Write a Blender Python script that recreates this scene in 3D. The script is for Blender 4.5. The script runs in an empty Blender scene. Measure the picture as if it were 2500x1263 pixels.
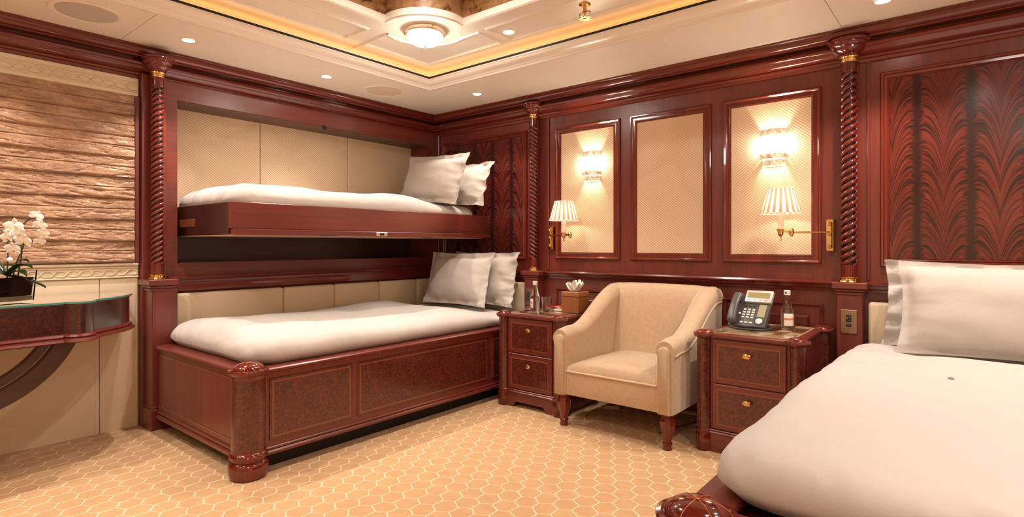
import bpy, bmesh, math, random
from mathutils import Vector, Matrix, noise
random.seed(7)
C = bpy.context.scene.collection
SC = bpy.context.scene
PI = math.pi
# ------------------------------------------------------------------ camera, world, exposure
cd = bpy.data.cameras.new('camera'); cam = bpy.data.objects.new('camera', cd); C.objects.link(cam)
cam.location = (0, 0, 1.05); cam.rotation_euler = (PI/2, 0, math.atan(1133/1381))
cd.sensor_width = 36; cd.lens = 1381/2500*36; cd.shift_y = -33.5/2500; cd.clip_start = .02
SC.camera = cam
w = bpy.data.worlds.new('world'); SC.world = w; w.use_nodes = True
w.node_tree.nodes['Background'].inputs[0].default_value = (1, .88, .76, 1)
w.node_tree.nodes['Background'].inputs[1].default_value = .05
SC.view_settings.view_transform = 'Standard'; SC.view_settings.look = 'None'
SC.view_settings.gamma = 1; SC.view_settings.use_curve_mapping = False
SC.view_settings.exposure = 0.86
WARM = (1, .875, .77)
SPOT_W = 31; SPOT_UP = 27; DOME_E = 24; SCONCE_E = 12; SCONCE_W = 4.2; READ_W = .9; COVE_E = 2.0

# ------------------------------------------------------------------ mesh helpers
class M:
    def __init__(s): s.v = []; s.f = []
    def add(s, vs, fs):
        o = len(s.v); s.v += [tuple(p) for p in vs]; s.f += [tuple(i+o for i in f) for f in fs]; return s
    def box(s, x0, x1, y0, y1, z0, z1, b=0, seg=1):
        if b <= 0:
            vs = [(x, y, z) for x in (x0, x1) for y in (y0, y1) for z in (z0, z1)]
            return s.add(vs, [(0,1,3,2),(4,6,7,5),(0,4,5,1),(2,3,7,6),(0,2,6,4),(1,5,7,3)])
        bm = bmesh.new(); bmesh.ops.create_cube(bm, size=1)
        for v in bm.verts:
            v.co = ((x0+x1)/2+v.co.x*(x1-x0), (y0+y1)/2+v.co.y*(y1-y0), (z0+z1)/2+v.co.z*(z1-z0))
        b = min(b, .49*min(x1-x0, y1-y0, z1-z0))
        bmesh.ops.bevel(bm, geom=bm.edges[:], offset=b, segments=seg, affect='EDGES', profile=.5)
        return s.frombm(bm)
    def frombm(s, bm):
        bm.verts.index_update()
        s.add([v.co for v in bm.verts], [[v.index for v in f.verts] for f in bm.faces]); bm.free(); return s
    def loft(s, rings, closed=True, cap=True, cyc=False):
        n = len(rings[0]); vs = [p for r in rings for p in r]; fs = []
        R = len(rings)
        for i in range(R if cyc else R-1):
            a = i*n; b = ((i+1) % R)*n
            for j in range(n if closed else n-1):
                k = (j+1) % n; fs.append((a+j, a+k, b+k, b+j))
        if cap and closed and not cyc:
            fs.append(tuple(range(n))[::-1]); fs.append(tuple((R-1)*n+j for j in range(n)))
        return s.add(vs, fs)
    def lathe(s, prof, x=0, y=0, seg=24, a0=0, a1=2*PI, sx=1, sy=1, z=0):
        full = abs(a1-a0-2*PI) < 1e-6; n = seg if full else seg+1
        rings = [[(x+r*sx*math.cos(a0+(a1-a0)*j/seg), y+r*sy*math.sin(a0+(a1-a0)*j/seg), z+h) for j in range(n)] for r, h in prof]
        return s.loft(rings, closed=full, cap=full)
    def tube(s, pts, r, seg=8, cap=True):
        pts = [Vector(p) for p in pts]; rings = []; n0 = None
        for i, p in enumerate(pts):
            t = (pts[min(i+1, len(pts)-1)]-pts[max(i-1, 0)]).normalized()
            if n0 is None:
                n0 = t.orthogonal().normalized()
            n0 = (n0-t*n0.dot(t)).normalized(); b = t.cross(n0)
            rr = r[i] if isinstance(r, (list, tuple)) else r
            rings.append([p+(n0*math.cos(2*PI*j/seg)+b*math.sin(2*PI*j/seg))*rr for j in range(seg)])
        return s.loft(rings, cap=cap)
    def prism(s, poly, z0, z1):
        n = len(poly)
        return s.add([(x, y, z0) for x, y in poly]+[(x, y, z1) for x, y in poly],
            [tuple(range(n))[::-1], tuple(range(n, 2*n))]+[(i, (i+1) % n, n+(i+1) % n, n+i) for i in range(n)])
    def grid(s, nu, nv, fn):
        vs = [fn(i/nu, j/nv) for i in range(nu+1) for j in range(nv+1)]
        return s.add(vs, [(i*(nv+1)+j, (i+1)*(nv+1)+j, (i+1)*(nv+1)+j+1, i*(nv+1)+j+1) for i in range(nu) for j in range(nv)])
    def sweep(s, path, prof, closed=False):
        # path in plan (x,y); prof (d,z): d = offset to the left of the path direction
        n = len(path); rings = []
        P = [Vector(p) for p in path]
        for i in range(n):
            d1 = (P[i]-P[i-1]) if (i > 0 or closed) else None
            d2 = (P[(i+1) % n]-P[i]) if (i < n-1 or closed) else None
            d1 = d1 or d2; d2 = d2 or d1
            n1 = Vector((-d1.y, d1.x)).normalized(); n2 = Vector((-d2.y, d2.x)).normalized()
            m = (n1+n2); m = m/max(m.dot(n1), 1e-6)
            rings.append([(P[i].x+m.x*d, P[i].y+m.y*d, z) for d, z in prof])
        return s.loft(rings, closed=True, cap=not closed, cyc=closed)
    def xf(s, mat):
        s.v = [tuple(mat @ Vector(p)) for p in s.v]; return s

LOC = {}
def obj(name, m, mat, parent=None, ang=32, flat=False):
    off = Vector((0, 0, 0))
    p = parent
    while p is not None: off += p.location; p = p.parent
    me = bpy.data.meshes.new(name)
    me.from_pydata([Vector(v)-off for v in m.v], [], m.f)
    bm = bmesh.new(); bm.from_mesh(me); bmesh.ops.recalc_face_normals(bm, faces=bm.faces[:]); bm.to_mesh(me); bm.free()
    if not flat:
        me.shade_smooth(); me.set_sharp_from_angle(angle=math.radians(ang))
    me.materials.append(mat)
    o = bpy.data.objects.new(name, me); C.objects.link(o)
    if parent: o.parent = parent
    return o
def thing(name, label, cat, loc=(0,0,0), group=None):
    o = bpy.data.objects.new(name, None); C.objects.link(o); o.empty_display_size = .1
    o.location = loc; o['label'] = label; o['category'] = cat
    if group: o['group'] = group
    return o
def tag(o, label, cat, group=None):
    o['label'] = label; o['category'] = cat
    if group: o['group'] = group
    return o
def struct(name, m, mat, **k):
    o = obj(name, m, mat, **k); o['kind'] = 'structure'; return o
def dup(root, loc, label=None):
    r = root.copy(); C.objects.link(r); r.location = loc
    if label: r['label'] = label
    for ch in list(root.children):
        c = ch.copy(); C.objects.link(c); c.parent = r
        for g in list(ch.children):
            d = g.copy(); C.objects.link(d); d.parent = c
    return r
def lerp(a, b, t): return a+(b-a)*t
def sst(a, b, x):
    t = max(0, min(1, (x-a)/(b-a))); return t*t*(3-2*t)

# ------------------------------------------------------------------ material helpers
class G:
    def __init__(s, name):
        s.mat = bpy.data.materials.new(name); s.mat.use_nodes = True
        s.nt = s.mat.node_tree; s.b = s.nt.nodes['Principled BSDF']; s.N = s.nt.nodes; s.L = s.nt.links
    def put(s, sock, v):
        if isinstance(v, bpy.types.NodeSocket): s.L.new(v, sock)
        elif v is not None: sock.default_value = v
    def m(s, op, a, b=None, c=None):
        n = s.N.new('ShaderNodeMath'); n.operation = op
        for i, q in enumerate((a, b, c)):
            if q is not None: s.put(n.inputs[i], q)
        return n.outputs[0]
    def coord(s, rnd=False):
        t = s.N.new('ShaderNodeTexCoord').outputs['Object']
        if rnd:
            oi = s.N.new('ShaderNodeObjectInfo').outputs['Random']
            v = s.N.new('ShaderNodeVectorMath'); v.operation = 'ADD'; s.L.new(t, v.inputs[0])
            s.L.new(s.m('MULTIPLY', oi, 7.3), v.inputs[1]); t = v.outputs[0]
        return t
    def map(s, v, scale=(1,1,1), loc=(0,0,0), rot=(0,0,0)):
        n = s.N.new('ShaderNodeMapping'); s.L.new(v, n.inputs[0])
        n.inputs[1].default_value = loc; n.inputs[2].default_value = rot; n.inputs[3].default_value = scale
        return n.outputs[0]
    def noise(s, v, scale=5, detail=3, rough=.5, dist=0):
        n = s.N.new('ShaderNodeTexNoise'); s.put(n.inputs['Vector'], v)
        n.inputs['Scale'].default_value = scale; n.inputs['Detail'].default_value = detail
        n.inputs['Roughness'].default_value = rough; n.inputs['Distortion'].default_value = dist
        return n.outputs[0]
    def sep(s, v):
        n = s.N.new('ShaderNodeSeparateXYZ'); s.L.new(v, n.inputs[0]); return n.outputs
    def comb(s, x, y, z):
        n = s.N.new('ShaderNodeCombineXYZ')
        for i, q in enumerate((x, y, z)): s.put(n.inputs[i], q)
        return n.outputs[0]
    def ramp(s, f, stops):
        n = s.N.new('ShaderNodeValToRGB'); s.L.new(f, n.inputs[0]); e = n.color_ramp.elements
        while len(e) < len(stops): e.new(.5)
        for k, (p, c) in zip(e, stops): k.position = p; k.color = (*c, 1)
        return n.outputs[0]
    def mix(s, f, a, b):
        n = s.N.new('ShaderNodeMix'); n.data_type = 'RGBA'
        s.put(n.inputs[0], f); s.put(n.inputs[6], a if not isinstance(a, tuple) else (*a, 1)); s.put(n.inputs[7], b if not isinstance(b, tuple) else (*b, 1))
        return n.outputs[2]
    def bump(s, h, st=.3, dist=.01):
        n = s.N.new('ShaderNodeBump'); s.L.new(h, n.inputs['Height']); n.inputs['Strength'].default_value = st
        n.inputs['Distance'].default_value = dist; s.L.new(n.outputs[0], s.b.inputs['Normal']); return n
    def smooth(s, x, a, b):
        n = s.N.new('ShaderNodeMapRange'); n.interpolation_type = 'SMOOTHSTEP'; s.put(n.inputs[0], x)
        n.inputs[1].default_value = a; n.inputs[2].default_value = b; return n.outputs[0]
    def set(s, col=None, rough=None, metal=None, coat=None, spec=None, **k):
        if col is not None: s.put(s.b.inputs['Base Color'], (*col, 1) if isinstance(col, tuple) else col)
        if rough is not None: s.put(s.b.inputs['Roughness'], rough)
        if metal is not None: s.b.inputs['Metallic'].default_value = metal
        if coat is not None:
            s.b.inputs['Coat Weight'].default_value = coat; s.b.inputs['Coat Roughness'].default_value = .14
        if spec is not None: s.b.inputs['Specular IOR Level'].default_value = spec
        for q, v in k.items(): s.put(s.b.inputs[q.replace('_', ' ')], v)
        return s
def plain(name, col, rough=.5, metal=0, coat=None, bump=None, **k):
    g = G(name).set(col, rough, metal, coat, **k)
    if bump: g.bump(g.noise(g.coord(), bump[0], 4, .6), bump[1], bump[2])
    return g.mat
def emis(name, col, e, base=(.8,.8,.8)):
    g = G(name).set(base, .4); g.b.inputs['Emission Color'].default_value = (*col, 1); g.b.inputs['Emission Strength'].default_value = e
    return g.mat
def mahog(name, axis, dark=(.070,.013,.009), mid=(.158,.024,.015), light=(.215,.037,.023), rough=.34, crough=.26):
    g = G(name); sc = [42, 42, 42]; sc[axis] = 1.6
    c = g.coord(True); n = g.noise(g.map(c, tuple(sc)), 1, 5, .6, .6)
    sc2 = [7, 7, 7]; sc2[axis] = .7
    n2 = g.noise(g.map(c, tuple(sc2)), 1, 2, .5)
    f = g.m('ADD', g.m('MULTIPLY', n, .5), g.m('MULTIPLY', n2, .5))
    g.set(g.ramp(f, [(.22, dark), (.5, mid), (.78, light)]), rough, coat=.5); g.b.inputs['Coat Roughness'].default_value = crough
    return g.mat
W_Z = mahog('mahogany_vertical', 2); W_X = mahog('mahogany_across', 0); W_Y = mahog('mahogany_along', 1)
W_G = mahog('mahogany_polished', 2, (.05,.004,.003), (.13,.012,.007), (.21,.026,.012), .12, .06)
P_X, P_Y, P_Z = [mahog('polished_moulding_'+n, k, (.06,.008,.005), (.145,.019,.011), (.21,.033,.019), .16, .07) for n, k in (('across', 0), ('along', 1), ('vertical', 2))]
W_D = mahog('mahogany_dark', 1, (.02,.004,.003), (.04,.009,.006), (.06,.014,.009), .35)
def burl(nm, k, sc):
    g = G(nm); c = g.coord(True)
    n = g.noise(c, sc, 6, .72, 1.6); n2 = g.noise(c, 90, 3, .6, .5)
    f = g.m('ADD', g.m('MULTIPLY', n, .65), g.m('MULTIPLY', n2, .35))
    g.set(g.ramp(f, [(p, tuple(q*k for q in cc)) for p, cc in ((.34, (.030,.006,.004)), (.47, (.080,.013,.008)), (.57, (.135,.024,.013)), (.69, (.21,.043,.021)))]), .25, coat=.6)
    return g.mat
BURL = burl('burl_veneer', 1.0, 34); BURL_D = burl('dark_burl_veneer', .5, 30)
COREM = plain('dark_column_core', (.012,.003,.002), .35, coat=.4)
STRING = plain('inlay_string', (.22,.055,.022), .3, coat=.5)
def flame(name, x0, per):
    g = G(name); x, y, z = g.sep(g.coord())
    t = g.m('DIVIDE', g.m('SUBTRACT', x, x0), per)
    wob = g.m('MULTIPLY', g.m('SUBTRACT', g.noise(g.comb(g.m('MULTIPLY', x, 3), 0, g.m('MULTIPLY', z, 4)), 1, 2), .5), .22)
    t = g.m('ADD', t, g.m('MULTIPLY', wob, .3))
    d = g.m('ABSOLUTE', g.m('SUBTRACT', t, g.m('ROUND', t)))
    u = g.m('MULTIPLY', d, 2)
    L = g.m('MULTIPLY', g.m('SUBTRACT', g.m('MULTIPLY', g.m('POWER', g.m('ADD', u, .0004), .8), 1.9), g.m('MULTIPLY', g.m('MULTIPLY', u, u), 1.05)), per*.95)
    q = g.m('SUBTRACT', z, L)
    q = g.m('ADD', q, g.m('MULTIPLY', wob, .06))
    side = g.m('MULTIPLY', g.m('ROUND', t), 3.7)
    n = g.noise(g.comb(g.m('MULTIPLY', u, .8), side, g.m('MULTIPLY', q, 100)), 1, 3, .55, .3)
    n2 = g.noise(g.comb(g.m('MULTIPLY', u, .7), side, g.m('MULTIPLY', q, 30)), 1, 2, .5)
    f = g.m('ADD', g.m('MULTIPLY', n, .72), g.m('MULTIPLY', n2, .28))
    col = g.ramp(f, [(.38, (.012,.004,.004)), (.45, (.060,.008,.006)), (.53, (.135,.019,.012)), (.68, (.195,.031,.017))])
    edge = g.smooth(g.m('ADD', u, g.m('ADD', g.m('MULTIPLY', g.m('SUBTRACT', n2, .5), .5), g.m('MULTIPLY', g.m('SUBTRACT', n, .5), .9))), .78, .95)
    g.set(g.mix(g.m('MULTIPLY', edge, .92), col, (.016,.005,.005)), .22, coat=.6)
    return g.mat
FLAME_R = flame('flame_mahogany_right', -.124, .211); FLAME_L = flame('flame_mahogany_left', -2.974, .198)
def weave(name, ax):
    g = G(name); c = g.sep(g.coord()); a = c[ax]; z = c[2]
    def lines(sg):
        q = g.m('ADD', g.m('MULTIPLY', a, .62*sg), g.m('MULTIPLY', z, .785))
        q = g.m('MULTIPLY', q, 1/.0128)
        fr = g.m('ABSOLUTE', g.m('SUBTRACT', g.m('FRACT', q), .5))
        return g.smooth(fr, .36, .47)
    big = g.noise(g.comb(a, 0, z), 2.2, 1)
    k1 = g.m('MULTIPLY', lines(1), g.smooth(big, .40, .52)); k2 = g.m('MULTIPLY', lines(-1), g.smooth(big, .60, .46))
    k = g.m('MAXIMUM', k1, k2)
    th = g.noise(g.coord(), 900, 1)
    base = g.ramp(th, [(.3, (.72,.535,.35)), (.7, (.80,.61,.42))])
    g.set(g.mix(g.m('MULTIPLY', k, .72), base, (.24,.13,.06)), .75, spec=.25)  # darker lines put the thread shading into the fabric colour
    g.bump(g.m('SUBTRACT', 1, k), .35, .003)
    return g.mat
WEAVE_X = weave('woven_panel_fabric', 0); WEAVE_Y = weave('woven_bunk_fabric', 1)
LEATHER = plain('cream_leather', (.70,.55,.37), .42, bump=(260, .06, .002))
CREAM = plain('cream_wall_leather', (.71,.57,.40), .45, bump=(200, .05, .002))
def silk():
    g = G('crinkled_silk'); x, y, z = g.sep(g.coord())
    n = g.noise(g.comb(0, g.m('MULTIPLY', y, 11), g.m('MULTIPLY', z, 24)), 1, 4, .6, 1.6)
    n2 = g.noise(g.comb(3, g.m('ADD', g.m('MULTIPLY', y, 16), g.m('MULTIPLY', z, 30)), g.m('MULTIPLY', z, 30)), 1, 3, .6, 1.2)
    r1 = g.smooth(g.m('ABSOLUTE', g.m('SUBTRACT', n, .5)), 0, .035); r2 = g.smooth(g.m('ABSOLUTE', g.m('SUBTRACT', n2, .5)), 0, .03)
    h = g.m('MULTIPLY', g.m('ADD', .35, g.m('MULTIPLY', r1, .65)), g.m('ADD', .5, g.m('MULTIPLY', r2, .5)))
    t = g.noise(g.map(g.coord(), (8, 8, 20)), 1, 4, .6)
    g.set(g.ramp(t, [(.3, (.28,.145,.075)), (.5, (.41,.22,.12)), (.7, (.51,.295,.165))]), .42, Sheen_Weight=.3)
    g.bump(h, .55, .012); return g.mat
SILK = silk()
def carpet():
    g = G('honeycomb_carpet'); c = g.coord(); x, y, z = g.sep(c); a = .0915
    wn = g.N.new('ShaderNodeTexNoise'); wn.inputs['Scale'].default_value = 14; g.L.new(c, wn.inputs[0])
    wx, wy, wz = g.sep(wn.outputs[1])
    x = g.m('ADD', x, g.m('MULTIPLY', g.m('SUBTRACT', wx, .5), .022)); y = g.m('ADD', y, g.m('MULTIPLY', g.m('SUBTRACT', wy, .5), .022))
    px = g.m('DIVIDE', x, a); py = g.m('DIVIDE', y, a*math.sqrt(3))
    def cell(o):
        qx = g.m('ADD', px, o); qy = g.m('ADD', py, o)
        return g.m('SUBTRACT', qx, g.m('ROUND', qx)), g.m('MULTIPLY', g.m('SUBTRACT', qy, g.m('ROUND', qy)), math.sqrt(3))
    ax, ay = cell(0); bx, by = cell(.5)
    la = g.m('ADD', g.m('MULTIPLY', ax, ax), g.m('MULTIPLY', ay, ay)); lb = g.m('ADD', g.m('MULTIPLY', bx, bx), g.m('MULTIPLY', by, by))
    s = g.m('LESS_THAN', la, lb)
    def sel(p, q): return g.m('ADD', g.m('MULTIPLY', p, s), g.m('MULTIPLY', q, g.m('SUBTRACT', 1, s)))
    qx = sel(ax, bx); qy = sel(ay, by)
    d0 = g.m('ABSOLUTE', qx)
    d1 = g.m('ABSOLUTE', g.m('ADD', g.m('MULTIPLY', qx, .5), g.m('MULTIPLY', qy, .866)))
    d2 = g.m('ABSOLUTE', g.m('SUBTRACT', g.m('MULTIPLY', qx, .5), g.m('MULTIPLY', qy, .866)))
    def ln(d): return g.smooth(d, .455, .480)
    k = g.m('MAXIMUM', g.m('MULTIPLY', ln(d1), 1.0), g.m('MAXIMUM', g.m('MULTIPLY', ln(d0), .95), g.m('MULTIPLY', ln(d2), .5)))
    pile = g.noise(c, 420, 2, .7); big = g.noise(g.map(c, (2, 5, 1)), 3, 3)
    base = g.ramp(g.m('ADD', g.m('MULTIPLY', pile, .5), g.m('MULTIPLY', big, .5)), [(.3, (.52,.305,.145)), (.7, (.62,.385,.195))])
    g.set(g.mix(g.m('MULTIPLY', k, .72), base, (.90,.74,.54)), .9, spec=.1, Sheen_Weight=.2)
    g.bump(g.m('ADD', g.m('MULTIPLY', k, .6), g.m('MULTIPLY', pile, .6)), .25, .004)
    return g.mat
CARPET = carpet()
CEIL = plain('satin_cream_ceiling', (.87,.79,.68), .3)
CEIL2 = plain('satin_ivory_moulding', (.88,.81,.72), .22)
BLACK = plain('black_reveal', (.006,.004,.003), .6)
DARK = plain('dark_gap', (.02,.012,.008), .8)
def cloth(name, col, sc=9, st=.25):
    g = G(name); c = g.coord(); n = g.noise(g.map(c, (1, 1.6, 1)), sc, 4, .55, 1.2); n2 = g.noise(c, 900, 1)
    g.set(col, .8, spec=.2, Sheen_Weight=.15); g.bump(g.m('ADD', n, g.m('MULTIPLY', n2, .03)), st, .02); return g.mat
DUVET = cloth('white_duvet_cotton', (.57,.525,.49), 7, .14); PILLOW = cloth('white_pillow_cotton', (.54,.485,.44), 10, .10)
def velvet():
    g = G('beige_velvet'); c = g.coord(); n = g.noise(c, 38, 5, .7, .8); n2 = g.noise(c, 600, 1)
    g.set(g.ramp(n, [(.3, (.51,.36,.23)), (.7, (.60,.44,.295))]), .7, spec=.2, Sheen_Weight=.6, Sheen_Roughness=.4)
    g.bump(g.m('ADD', g.m('MULTIPLY', n, .5), g.m('MULTIPLY', n2, .3)), .2, .006); return g.mat
VELVET = velvet(); PIPING = plain('cream_piping', (.72,.56,.36), .5)
BRASS = plain('polished_brass', (.78,.52,.2), .16, 1); NICKEL = plain('brushed_nickel', (.80,.71,.59), .36, 1)
CHROME = plain('bright_chrome', (.85,.82,.78), .06, 1)
PLATE = plain('antique_nickel_plate', (.42,.31,.22), .3, 1)
def glassm(name, col=(1,1,1), rough=0, ior=1.45):
    g = G(name).set(col, rough); g.b.inputs['Transmission Weight'].default_value = 1; g.b.inputs['IOR'].default_value = ior; return g.mat
GLASS = glassm('clear_glass'); WATER = glassm('water', (.95,.95,.95), 0, 1.33); TEAL = plain('glass_edge_teal', (.05,.30,.27), .15)
TOPGLASS = plain('table_glass_surface', (.30,.22,.15), .03, coat=1)
def veneer():
    g = G('crackled_gold_veneer'); c = g.coord(True); n = g.noise(c, 14, 6, .7, 1.5); n2 = g.noise(g.map(c, (1,1,4)), 5, 3)
    g.set(g.ramp(g.m('ADD', g.m('MULTIPLY', n, .6), g.m('MULTIPLY', n2, .4)), [(.36, (.06,.025,.01)), (.46, (.32,.16,.06)), (.65, (.55,.33,.15))]), .4); g.bump(n, .3, .01)
    return g.mat
VENEER = veneer()
E_DOWN = emis('downlight_lens', (1,.93,.8), 40); E_DOME = emis('lit_dome_glass', (1,.94,.82), DOME_E); E_SC = emis('lit_sconce_glass', (1,.93,.8), SCONCE_E)
E_COVE = emis('amber_cove_strip', (1,.47,.12), COVE_E)

# ------------------------------------------------------------------ room shell
XW, YW, XR, YF, H = -3.765, 3.5, 1.9, -2.0, 2.18
struct('floor', M().box(XW-.5, XR+.1, YF-.1, YW+.1, -.1, 0), CARPET)
wb = struct('wall_back', M().box(XW-.4, XR+.1, YW, YW+.12, 0, 2.6), W_Z)
wl = struct('wall_left', M().box(XW-.12, XW, YF-.1, 1.165, 0, 2.6), CREAM)
struct('wall_right', M().box(XR, XR+.1, YF-.1, YW+.1, 0, 2.6), CREAM)
struct('wall_front', M().box(XW-.12, XR+.1, YF-.1, YF, 0, 2.6), CREAM)

# ceiling: lowered border of panels, tray, cove, recess
TX0, TX1, TY0, TY1 = -3.04, 1.18, -1.3, 2.775
cl = struct('ceiling', M().box(XW-.3, XR+.1, YF-.1, YW+.1, 2.56, 2.62), CEIL)
def part(name, m, mat, parent, **k): return obj(name, m, mat, parent, **k)
g_ = .0015
for (x0, x1, y0, y1) in [(XW-.02, TX0, YF, 1.04), (XW-.02, TX0, 1.04, TY1), (XW-.02, -2.66, TY1, YW), (-2.66, -.54, TY1, YW), (-.54, XR, TY1, YW),
                         (TX1, XR, YF, TY1), (TX0, TX1, YF, TY0)]:
    part('ceiling_panel', M().box(x0+g_, x1-g_, y0+g_, y1-g_, H, H+.03), CEIL, cl, flat=True)
part('ceiling_backing', M().box(XW-.02, TX0-.02, YF, YW, H+.031, H+.036).box(TX0-.02, XR, TY1+.02, YW, H+.031, H+.036).box(TX1+.02, XR, YF, TY1, H+.031, H+.036).box(TX0, TX1, YF, TY0-.02, H+.031, H+.036), DARK, cl)
ring = [(TX0, TY0), (TX1, TY0), (TX1, TY1), (TX0, TY1)]
part('tray_moulding', M().sweep(ring, [(-.032,H+.001),(-.032,H-.012),(-.010,H-.014),(-.006,H-.004),(.006,H-.002),(.012,H+.004),(.030,H+.004),(.048,H+.010),(.062,H+.020),(.066,H+.027),(.074,H+.027),(.076,H+.034),(.0,H+.036)], True), CEIL2, cl)
part('tray_reveal', M().sweep(ring, [(.0,H+.0365),(.079,H+.0345),(.079,H+.046),(.070,H+.047),(.0,H+.047)], True), BLACK, cl)
part('cove_strip', M().sweep(ring, [(-.01,H+.048),(.012,H+.048),(.012,H+.056),(-.01,H+.056)], True), E_COVE, cl)
part('cove_wall', M().sweep(ring, [(-.03,H+.03),(-.02,H+.03),(-.02,H+.12),(-.03,H+.12)], True), CEIL2, cl)
U = 2.28
RX0, RX1, RY0, RY1 = -2.504, .644, -.784, 2.259
def recess_loop():
    pts = []
    for (cx, cy, sx, sy) in [(RX0, RY0, 1, 1), (RX1, RY0, -1, 1), (RX1, RY1, -1, -1), (RX0, RY1, 1, -1)]:
        ox, oy = cx+sx*.064, cy+sy*.069; r = .243
        # corner pad bulging into the recess
        a0 = math.atan2(math.sqrt(r*r-.064**2), -.064); a1 = math.atan2(-.069, math.sqrt(r*r-.069**2))
        arc = [(ox+sx*r*math.cos(lerp(a0, a1, k/14)), oy+sy*r*math.sin(lerp(a0, a1, k/14))) for k in range(15)]
        if sx*sy < 0: arc = arc[::-1]
        pts += arc
    return pts
rl = recess_loop()
def plate_with_hole(outer, inner, z0, z1):
    bm = bmesh.new(); es = []
    for lp in (outer, inner):
        vs = [bm.verts.new((x, y, z0)) for x, y in lp]
        for i in range(len(vs)): es.append(bm.edges.new((vs[i], vs[(i+1) % len(vs)])))
    bmesh.ops.triangle_fill(bm, edges=es, use_beauty=True)
    return M().frombm(bm)
part('tray_ceiling', plate_with_hole([(TX0-.03, TY0-.03), (TX1+.03, TY0-.03), (TX1+.03, TY1+.03), (TX0-.03, TY1+.03)], rl, U, U), CEIL2, cl)
def strip(loop, z0, z1, off=0):
    n = len(loop); m = M()
    m.loft([[(x, y, z0) for x, y in loop], [(x, y, z1) for x, y in loop]], cap=False); return m
part('recess_riser', strip(rl, U, U+.26), VENEER, cl)
part('recess_rim', M().sweep(rl[::-1], [(0,U+.0005),(.022,U+.0005),(.022,U-.008),(.004,U-.012),(-.004,U-.006),(-.004,U+.03),(0,U+.03)], True), CEIL2, cl)
part('recess_top', M().box(RX0, RX1, RY0, RY1, U+.255, U+.26), VENEER, cl)
# raised tray panels
def tpanel(poly):
    cx = sum(p[0] for p in poly)/len(poly); cy = sum(p[1] for p in poly)/len(poly)
    m = M(); n = len(poly)
    P = [Vector(p) for p in poly]; ar = sum(P[i].x*P[(i+1) % n].y-P[(i+1) % n].x*P[i].y for i in range(n))
    if ar < 0: P = P[::-1]
    m.sweep([tuple(p) for p in P], [(0,U),(.003,U-.007),(.009,U-.009),(.013,U-.004),(.018,U-.004),(.018,U)], True)
    part('panel_bead', m, CEIL2, cl)
def arcpts(cx, cy, r, a0, a1, n=8): return [(cx+r*math.cos(lerp(a0, a1, i/n)), cy+r*math.sin(lerp(a0, a1, i/n))) for i in range(n+1)]
PX0, PX1, PY0, PY1 = -2.89, 1.03, -1.15, 2.62
for y0, y1 in ((1.0, 1.97), (-.02, .93), (-.5, -.09)): tpanel([(PX0, y0), (-2.66, y0), (-2.66, y1), (PX0, y1)])
for x0, x1 in ((-2.16, -1.2), (-1.13, -.1), (-.03, .3)): tpanel([(x0, 2.385), (x1, 2.385), (x1, PY1), (x0, PY1)])
tpanel([(PX0, 2.09), (-2.64, 2.09)]+arcpts(-2.44, 2.19, .225, PI+.46, PI/2-.36-.0, 8)[::1]+[(-2.22, 2.40), (-2.22, PY1), (PX0, PY1)])

# crown and rails
crown = [(0,2.179),(.128,2.179),(.128,2.170),(.120,2.166),(.119,2.158),(.116,2.149),(.111,2.141),(.103,2.135),(.093,2.131),(.088,2.130),(.088,2.124),(.036,2.122),(.036,2.107),(.070,2.105),(.079,2.100),(.083,2.091),(.080,2.082),(.070,2.076),(.067,2.071),(.061,2.061),(.051,2.052),(.038,2.047),(.034,2.047),(.036,2.039),(.032,2.032),(.022,2.030),(.017,2.029),(.013,2.014),(0,2.012)]
struct('trim_1', M().loft([[(XR, YW-d, z) for d, z in crown], [(XW+d, YW-d, z) for d, z in crown]]), P_X)
struct('trim_4', M().loft([[(XW+d, YW-d, z) for d, z in crown], [(XW+d, YF, z) for d, z in crown]]), P_Y)
rail = [(0,.855),(.052,.855),(.056,.846),(.052,.838),(.036,.832),(.030,.818),(.020,.812),(.016,.800),(0,.796)]
struct('trim_2', M().sweep([(XR, YW), (-3.5, YW)], rail), P_X)
rail2 = [(0,.862),(.045,.862),(.05,.852),(.045,.842),(.030,.836),(.026,.815),(.03,.80),(.03,.772),(.02,.765),(0,.762)]
struct('trim_3', M().sweep([(-3.74, YW), (-3.74, 1.30)], rail2), P_Y)
for x0, x1 in ((-.43, XR), (-2.62, -.62)):
    pass
struct('baseboard_back', M().box(XW, XR, YW-.018, YW, 0, .10, .004), W_X)
struct('baseboard_front', M().box(XW, XR, YF, YF+.018, 0, .10, .004), W_X)

# ---- bunk alcove in the left wall (face x=-3.74)
AX = -3.74; DPT = 3.965
alc = struct('wall_alcove', M().box(-4.0, AX, 1.20, 1.363, 0, 2.6).box(-4.0, AX, 3.395, 3.5, .757, 2.2)
             .box(-4.0, AX, 1.363, 3.395, 1.926, 2.2).box(-4.0, AX, 1.363, 3.395, .74, .935).box(-4.06, -4.0, 1.2, 3.5, 0, 2.6), W_Y)
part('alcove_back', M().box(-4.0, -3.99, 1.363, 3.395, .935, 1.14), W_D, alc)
for y0, y1 in ((1.363, 1.99), (1.99, 2.72), (2.72, 3.395)):
    part('fabric_panel', M().box(-3.995, -DPT, y0+.002, y1-.002, 1.14, 1.926, .004), WEAVE_Y, alc)
part('alcove_soffit', M().box(-3.99, AX-.004, 1.363, 3.395, 1.922, 1.927), plain('brown_soffit', (.10,.045,.03), .5), alc)
part('alcove_edge', M().box(AX-.002, AX+.006, 1.372, 3.386, .935, .941), W_Y, alc)
part('latch_plate', M().box(AX-.004, AX+.004, 2.345, 2.375, 1.905, 1.935, .002), BLACK, alc)
part('wall_post', M().box(XW, AX+.035, 1.165, 1.295, 0, 2.04, .004), W_Z, wl)
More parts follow.
